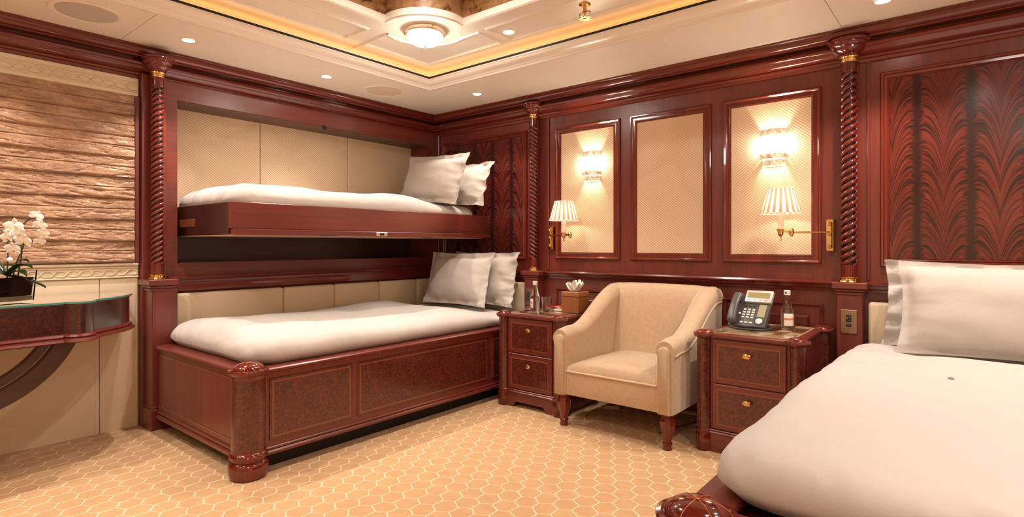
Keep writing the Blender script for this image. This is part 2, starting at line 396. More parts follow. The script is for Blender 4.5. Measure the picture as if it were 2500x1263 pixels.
part('wall_cover', M().box(-3.78, AX, 1.29, 3.5, 0, .757), W_D, alc)

# ---- window wall dressing: valance, wainscot with braid bands
for (z0, z1) in ((1.905, 2.01),):
    part('valance_board', M().box(XW, XW+.022, YF, 1.16, z0, z1, .003), CREAM, wl)
    part('valance_bead', M().box(XW+.02, XW+.027, YF, 1.16, z0+.022, z0+.028, .002).box(XW+.02, XW+.027, YF, 1.16, z1-.03, z1-.024, .002), CREAM, wl)
part('wainscot_cap', M().box(XW, XW+.028, YF, 1.16, .93, .946, .004), CREAM, wl)
part('wainscot_band', M().box(XW, XW+.018, YF, 1.16, .862, .93, .003), CREAM, wl)
part('wainscot_bead', M().box(XW+.016, XW+.024, YF, 1.16, .864, .870, .002).box(XW+.016, XW+.024, YF, 1.16, .918, .923, .002), CREAM, wl)
def braid(zc, xf, amp):
    m = M(); y0, y1 = -.2, 1.15; n = 200
    for ph in (0, PI):
        pts = []
        for i in range(n+1):
            y = lerp(y0, y1, i/n); a = 2*PI*y/.11+ph
            pts.append((xf+.003+.002*math.cos(a), y, zc+amp*max(-1, min(1, 1.5*math.sin(a)))))
        m.tube(pts, .0035, 5)
    return m
part('braid_relief', braid(.894, XW+.017, .014), CREAM, wl)
part('braid_relief', braid(1.955, XW+.022, .014), CREAM, wl)
for y0, y1 in ((YF, -.9), (-.9, .035), (.035, .973), (.973, 1.16)):
    part('wainscot_panel', M().box(XW, XW+.014, y0+.0015, y1-.0015, .0, .861, .003), CREAM, wl)
# roman blind
bl = thing('roman_blind', 'crinkled bronze silk roman blind in stacked folds over the left window', 'blind', (XW, .3, .946))
nf = 8; zb, zt = .950, 1.905; fh = (zt-zb)/nf
for k in range(nf):
    z0 = zb+k*fh
    def fn(u, v, z0=z0, k=k):
        y = lerp(-1.2, 1.135, u); t = v
        zz = z0-.004+t*(fh+.012)
        d = .040-.016*t
        if t < .09: d = lerp(.004, d, math.sqrt(t/.09))
        if t > .9: d = lerp(d, .012, (t-.9)/.1)
        d -= .010*math.exp(-((t-.52)/.022)**2)
        wq = noise.noise(Vector((y*5, zz*14, 9)))
        wv = Vector((y*9+2.5*wq, zz*26+y*3, k*3.1))
        nz = -max(0, 1-7*abs(noise.noise(wv)))*.006-max(0, 1-8*abs(noise.noise(Vector((y*6+zz*22, zz*9-y*4, k*1.7)))))*.005+noise.noise(Vector((y*11+zz*20, zz*40, k)))*.003+noise.noise(Vector((y*2.5, zz*9, k)))*.003
        nz *= min(1, t/.1)*(1-.8*math.exp(-((t-.52)/.05)**2))
        sag = .006*math.sin(y*2.3+k*1.7)*(1-t)
        return (XW+.004+max(.004, d+nz), y, zz+sag*.5)
    part('blind_fold', M().grid(230, 36, fn), SILK, bl, ang=60)
part('head_rail', M().box(XW+.0, XW+.012, -1.2, 1.135, .95, 1.905), SILK, bl)
part('blind_trim', M().box(XW, XW+.03, 1.138, 1.164, .948, 1.904, .003), W_Z, wl)

# ---- panelling on the back wall
def rect_frame(x0, x1, z0, z1, prof, y):
    # closed moulding on the wall plane y, prof (inset,height)
    m = M(); rings = []
    for (cx, cz, sx, sz) in ((x0, z0, 1, 1), (x1, z0, -1, 1), (x1, z1, -1, -1), (x0, z1, 1, -1)):
        rings.append([(cx+sx*i, y-h, cz+sz*i) for i, h in prof])
    return m.loft(rings, closed=True, cap=False, cyc=True)
PM = [(0,0),(0,.013),(.004,.018),(.010,.018),(.015,.012),(.018,.009),(.036,.008),(.042,.011),(.050,.009),(.053,0)]
for i, (x0, x1) in enumerate(((-2.441, -1.901), (-1.822, -1.270), (-1.197, -.659))):
    part('panel_moulding', rect_frame(x0, x1, .945, 1.925, PM, YW), P_Z, wb)
    part('fabric_panel', M().box(x0+.046, x1-.046, YW-.007, YW+.001, .991, 1.879, .003), WEAVE_X, wb)
PF = [(0,0),(0,.012),(.005,.018),(.012,.016),(.018,.008),(.030,.006),(.036,.010),(.042,.003),(.042,0)]
part('panel_moulding', rect_frame(-.385, 1.35, .935, 1.945, PF, YW), P_Z, wb)
part('flame_panel', M().box(-.345, 1.31, YW-.006, YW+.001, .975, 1.905, .002), FLAME_R, wb)
part('panel_moulding', rect_frame(-3.66, -2.715, .935, 1.945, PF, YW), P_Z, wb)
part('flame_panel', M().box(-3.62, -2.755, YW-.006, YW+.001, .975, 1.905, .002), FLAME_L, wb)
PW = [(0,0),(0,.012),(.005,.016),(.012,.013),(.018,.006),(.018,0)]
for x0, x1 in ((-2.441, -1.901), (-1.822, -1.270), (-1.197, -.650)):
    part('panel_moulding', rect_frame(x0, x1, .14, .725, PW, YW), P_X, wb)
    part('raised_panel', M().box(x0+.07, x1-.07, YW-.014, YW+.001, .21, .655, .012), BURL, wb)
part('frame_bead', M().box(-2.517, -2.502, YW-.014, YW, .86, 2.02, .005), W_Z, wb)
part('frame_bead', M().box(-.446, -.430, YW-.014, YW, .86, 2.02, .005), W_Z, wb)
part('corner_stile', M().box(-3.74, -3.70, YW-.02, YW, .86, 2.02, .004), W_Z, wb)
# fittings: switch plates
ICON = plain('switch_icons', (.25,.3,.4), .4)
def switch_plate(x, y, z, label):
    t = thing('switch_plate', label, 'switch', (x, y, z))
    part('plate', M().box(x-.038, x+.038, y-.008, y, z-.062, z+.062, .002), PLATE, t)
    part('display', M().box(x-.012, x+.012, y-.010, y-.007, z-.002, z+.034, .001), plain('switch_black', (.012,.014,.018), .2), t)
    part('button', M().box(x-.012, x+.012, y-.010, y-.007, z-.028, z-.012, .001), plain('switch_navy', (.015,.02,.04), .2), t)
    m = M()
    for dx, dz, a, b in ((-.006, .020, .004, .008), (.004, .022, .003, .006), (.003, .008, .005, .002), (-.003, -.020, .002, .005), (.004, -.021, .004, .003)):
        part('icon', M().box(x+dx-a/2, x+dx+a/2, y-.0105, y-.0098, z+dz-b/2, z+dz+b/2), ICON, t)
    return t

# ------------------------------------------------------------------ pilasters and barley twist columns
def pilaster(x0, x1, y0, y1, label, capd=.022):
    t = thing('pilaster', label, 'pilaster', ((x0+x1)/2, (y0+y1)/2, 0))
    part('shaft', M().box(x0, x1, y0, y1, 0, .80, .003), W_Z, t)
    m = M()
    for o, z0, z1 in ((.006, .785, .803), (.012, .803, .818), (capd, .818, .852)):
        m.box(x0-o, x1+o, y0-o, y1+o*.0, z0, z1, .004)
    part('cap', m, W_X, t)
    m = M()
    for o, z0, z1 in ((.010, 0, .12), (.006, .12, .135)): m.box(x0-o, x1+o, y0-o, y1, z0, z1, .004)
    part('base', m, W_Z, t)
    return t
def column(x, y, r, hand, label, zt=1.955, zb=.945, cap_r=.085):
    t = thing('twisted_column', label, 'column', (x, y, .852), 'barley twist columns')
    part('core', M().lathe([(r*.66, zb-.002), (r*.66, zt+.002)], x, y, 20), COREM, t)
    nn = 360
    for k in range(3):
        pts = []; rad = []
        for i in range(nn+1):
            z = lerp(zb-.006, zt+.006, i/nn); a = 2*PI*k/3+hand*2*PI*z/(2.75*r)
            pts.append((x+r*.73*math.cos(a), y+r*.73*math.sin(a), z)); rad.append(r*.29)
        part('twisted_strand', M().tube(pts, rad, 8), W_G, t, ang=80)
    part('lower_shaft', M().lathe([(r*.96, .876), (r*.96, zb)], x, y, 24), W_G, t)
    part('upper_shaft', M().lathe([(r*.96, zt), (r*.96, 2.012)], x, y, 24), W_G, t)
    part('base_ring', M().lathe([(r*1.3, .852), (r*1.36, .856), (r*1.3, .862), (r*1.08, .865), (r*1.05, .872), (r*1.2, .876), (r*1.2, .880), (r*.9, .883)], x, y, 28), BRASS, t)
    part('collar', M().lathe([(r*.9, 2.008), (r*1.12, 2.010), (r*1.14, 2.016), (r*1.02, 2.019), (r*1.02, 2.028), (r*1.22, 2.031), (r*1.24, 2.038), (r*.9, 2.040)], x, y, 28), BRASS, t)
    c = cap_r
    part('capital', M().lathe([(r*1.0, 2.038), (r*1.18, 2.040), (r*1.25, 2.048), (r*1.2, 2.054), (c*.66, 2.066), (c*.74, 2.078), (c*.74, 2.084), (c*.86, 2.092), (c*.9, 2.10), (c*.9, 2.106), (c, 2.110), (c*1.02, 2.118), (c, 2.124), (c*.8, 2.128)], x, y, 36), W_G, t)
    return t
pilaster(-3.735, -3.588, 1.178, 1.31, 'square mahogany pilaster at the left end of the bunk bed')
column(-3.645, 1.225, .034, 1, 'twisted mahogany column left of the bunk, next to the silk blind')
pilaster(-2.675, -2.548, 3.41, YW, 'mahogany pilaster behind the nightstand with the tissue box')
column(-2.612, 3.442, .034, -1, 'twisted mahogany column between the bunk corner and the lit wall panels')
pilaster(-.570, -.452, 3.405, YW, 'mahogany pilaster between the phone nightstand and the right bed')
column(-.518, 3.442, .040, 1, 'twisted mahogany column at the right, beside the feather-figured panel', cap_r=.105)
switch_plate(-.514, 3.405, .648, 'bronze switch plate on the pilaster beside the right bed')
switch_plate(-2.632, 3.410, .655, 'bronze switch plate behind the bottle on the left nightstand')

# ------------------------------------------------------------------ ceiling fixtures
def spot(parent, x, y, z, watts, size=100, blend=.6, r=.02):
    l = bpy.data.lights.new('downlight_beam', 'SPOT'); l.energy = watts; l.color = WARM; l.spot_size = math.radians(size); l.spot_blend = blend; l.shadow_soft_size = r
    o = bpy.data.objects.new('downlight_beam', l); C.objects.link(o); o.parent = parent; o.location = Vector((x, y, z))-parent.location
def downlight(x, y, z, label, watts, size=100):
    t = thing('downlight', label, 'light', (x, y, z), 'recessed ceiling downlights')
    part('trim_ring', M().lathe([(.030, z), (.043, z), (.044, z-.003), (.041, z-.005), (.032, z-.005), (.029, z-.002)], x, y, 28), CEIL2, t)
    part('lens', M().lathe([(.0295, z-.001), (.0295, z-.003), (.001, z-.003)], x, y, 24), E_DOWN, t)
    spot(t, x, y, z-.012, watts, size)
for x, y, lb in ((-3.353, 1.278, 'small round downlight above the column left of the bunk'), (-3.363, 2.14, 'small round downlight over the middle of the bunk'),
                 (-2.884, 3.104, 'small round downlight over the corner pillows'), (-.333, 3.104, 'small round downlight at the top right edge of the photo'),
                 (-3.353, .416, 'unseen fill downlight added over the console table'), (-3.353, -.45, 'unseen fill downlight added over the near end of the console'),  # both out of view, added to light the blind and console
                 (1.4, 3.104, 'unseen fill downlight over the far side of the right bed'), (1.5, 1.3, 'unseen fill downlight by the right wall over the bed foot'), (1.5, -.4, 'unseen fill downlight by the right wall behind the camera'),  # these and the front wall pair are unseen, added as fill light
                 (-1.6, -1.6, 'unseen fill downlight by the front wall, left'), (.2, -1.6, 'unseen fill downlight by the front wall, right')):
    downlight(x, y, H, lb, SPOT_W*(.55 if x == -2.884 or y < -1.5 else .75 if x == -3.353 and y < 1 else 1))
for x, y, lb in ((-2.083, 2.509, 'small round downlight in the raised tray right of the dome lamp'), (.22, 2.509, 'unseen fill downlight in the raised tray over the right bed'), (-2.77, .45, 'unseen fill downlight in the raised tray, left side'), (-.9, -1.05, 'unseen fill downlight in the raised tray behind the camera'), (.9, .8, 'unseen fill downlight in the raised tray, right side')):  # all but the first are unseen, added as fill light
    downlight(x, y, U, lb, SPOT_UP)
for x, y, lb in ((-1.9, 1.7, 'added lamp hidden up in the ceiling recess by the dome lamp'), (.05, 1.7, 'added lamp hidden up in the ceiling recess, right end'), (-1.9, -.2, 'added lamp hidden up in the ceiling recess, left near end'), (.05, -.2, 'added lamp hidden up in the ceiling recess, right near end')):  # out of view, added to light the recess riser, floor and beds
    downlight(x, y, U+.255, lb, 24, size=165)
def dome(x, y, label):
    t = thing('ceiling_lamp', label, 'lamp', (x, y, U), 'dome ceiling lamps')
    part('metal_rim', M().lathe([(.090, U), (.112, U), (.114, U-.012), (.110, U-.024), (.112, U-.030), (.104, U-.034), (.098, U-.030)], x, y, 40), NICKEL, t)
    part('glass_bowl', M().lathe([(.101, U-.030)]+[(.102*math.cos(a), U-.034-.058*math.sin(a)) for a in [k*PI/2/9 for k in range(1, 9)]]+[(.002, U-.092)], x, y, 36), E_DOME, t)
    part('finial', M().lathe([(.010, U-.090), (.011, U-.095), (.006, U-.099), (.001, U-.101)], x, y, 14), NICKEL, t)
    for k in range(3):
        a = k*2.09-.35
        part('thumb_screw', M().lathe([(.001, 0), (.008, .001), (.009, .006), (.006, .010), (.001, .011)], 0, 0, 10).xf(Matrix.Translation((x+.112*math.cos(a), y+.112*math.sin(a), U-.018)) @ Matrix.Rotation(a, 4, 'Z') @ Matrix.Rotation(PI/2, 4, 'Y')), BRASS, t)
dome(-2.44, 2.19, 'lit dome ceiling lamp on the curved corner pad of the tray')
dome(.58, 2.19, 'unseen fill dome lamp on the tray corner over the right bed')  # this and the next two domes are unseen, added as fill light
dome(-2.44, -.715, 'unseen fill dome lamp on the tray corner near the console')
dome(.58, -.715, 'unseen fill dome lamp on the tray corner behind the camera')
GRILLE = plain('grey_speaker_grille', (.52,.47,.41), .7, bump=(900, .3, .002)); GRILLE2 = plain('cream_speaker_grille', (.68,.55,.41), .6, bump=(900, .3, .002))
def speaker(x, y, label, gm):
    t = thing('ceiling_speaker', label, 'speaker', (x, y, H))
    part('rim', M().lathe([(.122, H), (.150, H), (.151, H-.003), (.146, H-.006), (.129, H-.005), (.125, H-.002)], x, y, 44), CEIL, t)
    part('grille', M().lathe([(.1255, H-.001), (.125, H-.004), (.08, H-.005), (.001, H-.005)], x, y, 40), gm, t)
speaker(-3.34, .815, 'round grey ceiling speaker above the window blind', GRILLE)
speaker(-3.352, 2.612, 'round cream ceiling speaker near the room corner', GRILLE2)
sp = thing('fire_sprinkler', 'small brass fire sprinkler hanging from the tray', 'sprinkler', (-1.545, 2.47, U))
sx, sy = -1.545, 2.47
part('flange', M().lathe([(.028, U), (.030, U-.004), (.014, U-.008), (.010, U-.008)], sx, sy, 24), BRASS, sp)
part('pipe', M().lathe([(.010, U-.006), (.010, U-.03), (.013, U-.032), (.013, U-.040), (.006, U-.044), (.005, U-.07), (.003, U-.072)], sx, sy, 16), BRASS, sp)
m = M()
for s in (-1, 1): m.tube([(sx+s*.008, sy, U-.034), (sx+s*.032, sy, U-.046), (sx+s*.026, sy, U-.062), (sx+s*.003, sy, U-.070)], .0035, 6)
part('frame_arms', m, BRASS, sp)
m = M()
for k in range(10):
    a = k*PI/5; m.box(-.0045, .0045, .004, .036, -.001, .0015); n = 8
    for q in range(len(m.v)-8, len(m.v)):
        v = Vector(m.v[q]); v.rotate(Matrix.Rotation(a, 3, 'Z')); m.v[q] = (sx+v.x, sy+v.y, U-.073+v.z)
part('deflector', m, BRASS, sp)

# ------------------------------------------------------------------ bedding helpers
def pillow(name, label, w_, h_, th, mat4, seed, group=None, flange=.045, wr=1.0, parent=None):
    m = M(); nu, nv = 56, 40
    for side in (1, -1):
        def fn(u, v, side=side):
            a = 2*u-1; b = 2*v-1
            fx = flange/(w_/2); fz = flange/(h_/2)
            ia = min(1, abs(a)/(1-fx)); ib = min(1, abs(b)/(1-fz))
            t = max(0, (1-ia**3.2)*(1-ib**3.0))**.55
            # corners poke out, edges curve in
            ex = 1-.055*(1-b*b)**1.0*abs(a)**2; ez = 1-.07*(1-a*a)*abs(b)**2
            X = a*w_/2*ex; Z = b*h_/2*ez
            n1 = noise.noise(Vector((a*2.2+seed, b*2.2, side)))*.010*t
            n2 = noise.noise(Vector((a*3+seed, b*11+seed, side*2)))*.005*wr*(abs(a)**3)
            n3 = noise.noise(Vector((a*12+seed, b*3, side*3)))*.0035*wr*(abs(b)**3)
            fl = noise.noise(Vector((a*4+seed*2, b*4, 5)))*.014*wr*(1-t)
            return (X, side*(th/2*t+.0025)+(n1+n2+n3)*side+fl, Z)
        m.grid(nu, nv, fn)
    # close rim
    N = (nu+1)*(nv+1); rim = [i*(nv+1) for i in range(nu)]+[nu*(nv+1)+j for j in range(nv)]+[i*(nv+1)+nv for i in range(nu, 0, -1)]+[j for j in range(nv, 0, -1)]
    for k in range(len(rim)):
        a, b = rim[k], rim[(k+1) % len(rim)]; m.f.append((a, b, b+N, a+N))
    c = mat4.translation.copy(); m.xf(mat4)
    zmin = min(v[2] for v in m.v)
    o = bpy.data.objects.new(name, None)
    t = thing(name, label, 'pillow', (c.x, c.y, zmin), group) if False else None
    bpy.data.objects.remove(o)
    ob = obj(name, m, PILLOW, ang=70)
    # origin at the pillow's base
    off = Vector((c.x, c.y, zmin)); ob.data.transform(Matrix.Translation(-off)); ob.location = off
    tag(ob, label, 'pillow', group); return ob
def pose(x, y, z, lean=0, yaw=0, roll=0):
    return Matrix.Translation((x, y, z)) @ Matrix.Rotation(yaw, 4, 'Z') @ Matrix.Rotation(-lean, 4, 'X') @ Matrix.Rotation(roll, 4, 'Y')
def duvet(name, label, x0, x1, y0, y1, zb, H_, seed, edge=.14, top=None, ext=0, nx=70, ny=130, bl=None):
    m = M()
    def prof(d): # d distance from the edge
        t = min(1, max(0, d/edge)); return math.sqrt(max(0, 1-(1-t)**2))
    rc = .13; cxm = (x0+x1)/2
    def fn(u, v):
        v = .5*v+.25*(1-math.cos(PI*v)); u = .6*u+.2*(1-math.cos(PI*u))
        y = lerp(y0, y1, v); dyy = min(y-y0, y1-y)
        hw = (x1-x0)/2-(rc-math.sqrt(max(0, rc*rc-(rc-dyy)**2)) if dyy < rc else 0)
        x = cxm+(2*u-1)*hw
        dx = min(x-x0, x1-x)
        sd = rc-math.hypot(rc-dx, rc-dyy) if dx < rc and dyy < rc else min(dx, dyy)
        wob = noise.noise(Vector((x*5+seed, y*5, 1)))*.010
        k = prof(max(0, sd))
        hh = H_ if bl is None else H_*bl(x, y)
        und = noise.noise(Vector((x*2.1+seed, y*1.7, 0)))*.030+noise.noise(Vector((x*5+seed, y*5, 3)))*.010
        ee = (1-k)*k*2.2; ft = sst(.30, .0, y-y0)
        wrk = noise.fractal(Vector((x*13+seed, y*13, 2)), 1, 2, 3)*(.008+.010*ft)*ee
        wrk += (1-abs(noise.noise(Vector((x*16+seed, y*5, 7)))))**4*.012*ft*ee
        return (x+wob, y+wob*.5, zb+.022+(hh-.022)*k+und*k+wrk)
    m.grid(nx, ny, fn)
    # skirt down to the mattress
    n0 = len(m.v)
    rim = [i*(ny+1) for i in range(nx)]+[nx*(ny+1)+j for j in range(ny)]+[i*(ny+1)+ny for i in range(nx, 0, -1)]+[j for j in range(ny, 0, -1)]
    for k in rim:
        v = m.v[k]; m.v.append((v[0]-.028*max(-1, min(1, (v[0]-cxm)/.3)), v[1]-.028*max(-1, min(1, (v[1]-(y0+y1)/2)/.3)), zb-.012))
    for k in range(len(rim)):
        k2 = (k+1) % len(rim); m.f.append((rim[k], rim[k2], n0+k2, n0+k))
    m.f.append(tuple(n0+k for k in range(len(rim))))
    ob = obj(name, m, DUVET, ang=75)
    off = Vector(((x0+x1)/2, (y0+y1)/2, zb-.012)); ob.data.transform(Matrix.Translation(-off)); ob.location = off
    tag(ob, label, 'duvet'); return ob

# ------------------------------------------------------------------ beds
def bed_post(t, x, y, r=.072, nstr=True):
    part('post', M().lathe([(r, .125), (r, .452)], x, y, 30), BURL, t)
    part('post_foot', M().lathe([(r*.9, 0), (r*1.12, .006), (r*1.2, .03), (r*1.2, .062), (r*1.1, .074), (r*.98, .080), (r*.98, .086), (r*1.12, .092), (r*1.16, .104), (r*1.1, .114), (r*1.02, .118), (r*1.02, .126)], x, y, 34), W_G, t)
    part('post_collar', M().lathe([(r*1.0, .446), (r*1.03, .452), (r*1.03, .464), (r*1.16, .474), (r*1.20, .480), (r*1.17, .486), (r*1.04, .488), (r*.98, .484), (r*.9, .484)], x, y, 36), W_G, t)
    d = part('post_dome', M().lathe([(r*.96, .483)]+[(r*.95*math.cos(a), .486+.032*math.sin(a)) for a in [k*PI/2/8 for k in range(8)]]+[(.001, .518)], x, y, 36), W_G, t)
    m = M()
    for k in range(6):
        a = k*PI/3+.35
        m.tube([(x+r*.952*math.cos(q)*math.cos(a), y+r*.952*math.cos(q)*math.sin(a), .4862+.0320*math.sin(q)) for q in [PI/2*j/8 for j in range(8)]]+[(x, y, .5182)], .0009, 5)
    part('dome_inlay', m, plain('orange_inlay', (.55,.13,.03), .3, coat=.5), d)
    for k in range(8):
        a = k*PI/4+.2
        part('post_inlay', M().box(-.0008, .0008, -.0006, .0008, .13, .448).xf(Matrix.Translation((x+r*math.cos(a), y+r*math.sin(a), 0))), STRING, t)
def burl_panel(t, plane, a0, a1, z0, z1, c, s):
    # inlaid burl panel standing proud of the frame by 3 mm; plane 'x' faces +-x, 'y' faces -y
    def bx(p0, p1, q0, q1, d0, d1, b=.0):
        lo, hi = sorted((c+s*d0, c+s*d1))
        return (lo, hi, p0, p1, q0, q1, b) if plane == 'x' else (p0, p1, lo, hi, q0, q1, b)
    p = part('burl_panel', M().box(*bx(a0, a1, z0, z1, -.001, .004, .0015)), BURL, t)
    m = M(); k = .009
    for q in ((a0+.012, a1-.012, z0+.012, z0+.012+k), (a0+.012, a1-.012, z1-.012-k, z1-.012), (a0+.012, a0+.012+k, z0+.012+k, z1-.012-k), (a1-.012-k, a1-.012, z0+.012+k, z1-.012-k)):
        m.box(*bx(*q, .003, .0048))
    part('inlay_line', m, STRING, p)
def bed(xo, xi, y0, y1, label, side, post2=True):
    # xo: outer face towards the aisle, xi: other side; side=+1 outer face looks to +x
    t = thing('bed_frame', label, 'bed', ((xo+xi)/2, (y0+y1)/2, 0))
    s = side; a, b = sorted((xo-s*.035, xo))
    part('side_rail', M().box(a, b, y0+.06, y1, .085, .455, .003), W_Y, t)
    part('side_base', M().box(*sorted((xo-s*.035, xo+s*.016)), y0+.06, y1, .082, .103, .006).box(*sorted((xo-s*.035, xo+s*.008)), y0+.06, y1, .103, .118, .004), W_Y, t)
    part('rail_cap', M().box(*sorted((xo-s*.085, xo+s*.018)), y0+.04, y1, .464, .482, .005).box(*sorted((xo-s*.06, xo+s*.008)), y0+.06, y1, .452, .464, .003), W_Y, t)
    L = y1-y0
    for p0, p1 in ((y0+.085, y0+.535), (y0+.565, y0+1.60), (y0+1.63, y1-.03)):
        burl_panel(t, 'x', p0, p1, .145, .432, xo, s)
    x0, x1 = sorted((xi, xo))
    part('foot_panel', M().box(x0, x1-.02 if s > 0 else x1, y0-.018, y0+.02, .085, .455, .003), W_Z, t)
    fx0, fx1 = (x0+.03, xo-.09) if s > 0 else (xo+.09, x1-.03)
    m = M()
    for q in ((fx0, fx1, .14, .146), (fx0, fx1, .426, .432), (fx0, fx0+.006, .146, .426), (fx1-.006, fx1, .146, .426)):
        m.box(q[0], q[1], y0-.0205, y0-.016, q[2], q[3])
    part('foot_inlay', m, STRING, t)
    part('foot_base', M().box(x0, x1, y0-.034, y0+.02, .07, .096, .006).box(x0, x1, y0-.026, y0+.02, .096, .116, .005), W_X, t)
    part('foot_cap', M().box(x0, x1, y0-.036, y0+.07, .464, .482, .005).box(x0, x1, y0-.026, y0+.05, .452, .464, .003), W_X, t)
    part('plinth', M().box(x0+.07, x1-.07, y0+.09, y1, 0, .09), BLACK, t)
    part('deck', M().box(x0+.03, x1-.03, y0+.02, y1, .40, .462), W_D, t)
    bed_post(t, xo-s*.030, y0+.004)
    if post2: bed_post(t, xi+s*.030, y0+.004)
    return t
bed(-2.522, -3.57, 1.222, 3.39, 'lower bunk bed base in mahogany with burl side panels and a domed corner post', 1, False)
def dome_bl(x, y): return 1+.10*math.sin((y-1.2)*2.6)*.4
def flat_r(x, y): return (1-.42*sst(2.75, 3.10, y))
def hump(x, y):   # quilt folds over the middle of the lower bed
    return .82+.30*sst(-3.25, -3.0, x)*sst(2.2, 1.6, y)*.6+.25*math.exp(-((x+3.25)/.22)**2)*sst(2.4, 1.5, y)*.4-.30*sst(2.7, 3.1, y)
duvet('lower_duvet', 'white duvet on the lower bunk', -3.655, -2.562, 1.255, 3.37, .495, .135, 3.3, .15, bl=hump)
bed(-.482, .78, 1.16, 3.385, 'right bed base in dark mahogany, seen at its domed corner post', -1)
duvet('right_duvet', 'large white duvet on the right bed in the foreground', -.482, .80, 1.245, 3.37, .495, .112, 8.1, .11, bl=flat_r)
du = bpy.data.objects['right_duvet']; bp = min((du.matrix_basis @ v.co for v in du.data.vertices), key=lambda p: (p.x+.056)**2+(p.y-2.36)**2-(p.z > .55))
bt = tag(obj('duvet_button', M().lathe([(.0, .006), (.006, .005), (.009, .002), (.009, 0)], 0, 0, 12), plain('brown_button', (.30,.19,.13), .6)), 'tiny brown fastening on the right duvet', 'button'); bt.location = bp
# padded headboards
def pads(name, label, boxes):
    t = thing(name, label, 'headboard', (boxes[0][0], boxes[0][2], .40))
    for b in boxes: part('pad', M().box(*b, .018, 3), LEATHER, t)
    return t
pads('padded_wallboard', 'cream leather padding along the wall side of the lower bunk', [(-3.739, -3.69, y0+.001, y1-.001, .45, .757) for y0, y1 in ((1.315, 2.02), (2.02, 2.42), (2.42, 2.83), (2.83, 3.22), (3.22, 3.47))])
pads('padded_headboard', 'cream leather headboard pad behind the lower bunk pillows', [(-3.68, -2.70, YW-.05, YW-.001, .45, .757)])
pads('padded_headboard', 'cream leather headboard pad behind the right bed pillow', [(-.435, .3, YW-.06, YW-.001, .42, .752), (.302, 1.05, YW-.06, YW-.001, .42, .752)])
# lower pillows
pillow('pillow', 'front pillow on the lower bunk, leaning in the corner', .68, .43, .15, pose(-3.155, 3.17, .785, .26, .0, .0), 2.1)
pillow('pillow', 'rumpled pillow on the lower bunk, behind the front one at the right', .70, .43, .12, pose(-3.04, 3.335, .785, .20, -.02, .0), 5.4, wr=2.6)
# right bed pillows
pillow('pillow', 'large smooth pillow on the right bed, in front', .88, .43, .19, pose(.155, 3.15, .768, .24, 0, 0), 9.2, flange=.03)
pillow('pillow', 'pillow on the right bed with a ruffled edge, behind the smooth one', .92, .42, .11, pose(.100, 3.335, .760, .2, 0, .02), 6.6, wr=3.2, flange=.06)

# ---- upper bunk
UB = thing('upper_bunk', 'fold-down mahogany upper bunk shelf in the wall alcove', 'bunk', (-3.42, 2.44, 1.10))
BX = -3.09
part('fascia', M().box(BX-.03, BX, 1.387, 3.485, 1.138, 1.285, .003), W_Y, UB)
part('fascia_lip', M().box(BX-.03, BX+.008, 1.397, 3.485, 1.104, 1.138, .004), W_Y, UB)
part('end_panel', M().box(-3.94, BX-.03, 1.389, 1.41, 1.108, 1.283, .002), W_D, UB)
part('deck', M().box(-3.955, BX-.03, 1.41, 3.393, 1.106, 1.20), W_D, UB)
part('support_block', M().box(-3.735, -3.545, 1.374, 1.389, 1.155, 1.200, .002), plain('pale_block', (.19,.055,.018), .4), UB)
part('strip_line', M().box(-3.9, BX, 1.392, 3.39, 1.100, 1.105), plain('pale_strip', (.5,.33,.22), .4), UB)
lt = part('latch', M().box(BX+.007, BX+.011, 2.335, 2.425, 1.108, 1.132, .002), NICKEL, UB)
part('latch_slot', M().box(BX+.0105, BX+.012, 2.362, 2.398, 1.112, 1.128, .001), BLACK, lt)
for y in (1.98, 2.80):
    part('finger_pull', M().box(BX+.004, BX+.0095, y-.055, y+.055, 1.1035, 1.1085, .001), BLACK, UB)
duvet('upper_duvet', 'white duvet on the upper bunk', -3.93, BX-.012, 1.40, 3.36, 1.268, .135, 1.7, .15, bl=lambda x, y: 1-.3*sst(2.6, 3.0, y))
pillow('pillow', 'front pillow on the upper bunk', .74, .42, .16, pose(-3.34, 3.07, 1.572, .30, -.05, .06), 4.4)
pillow('pillow', 'pillow on the upper bunk half hidden behind the front one', .72, .37, .12, pose(-3.24, 3.245, 1.53, .34, -.05, .02), 7.7, wr=1.5)

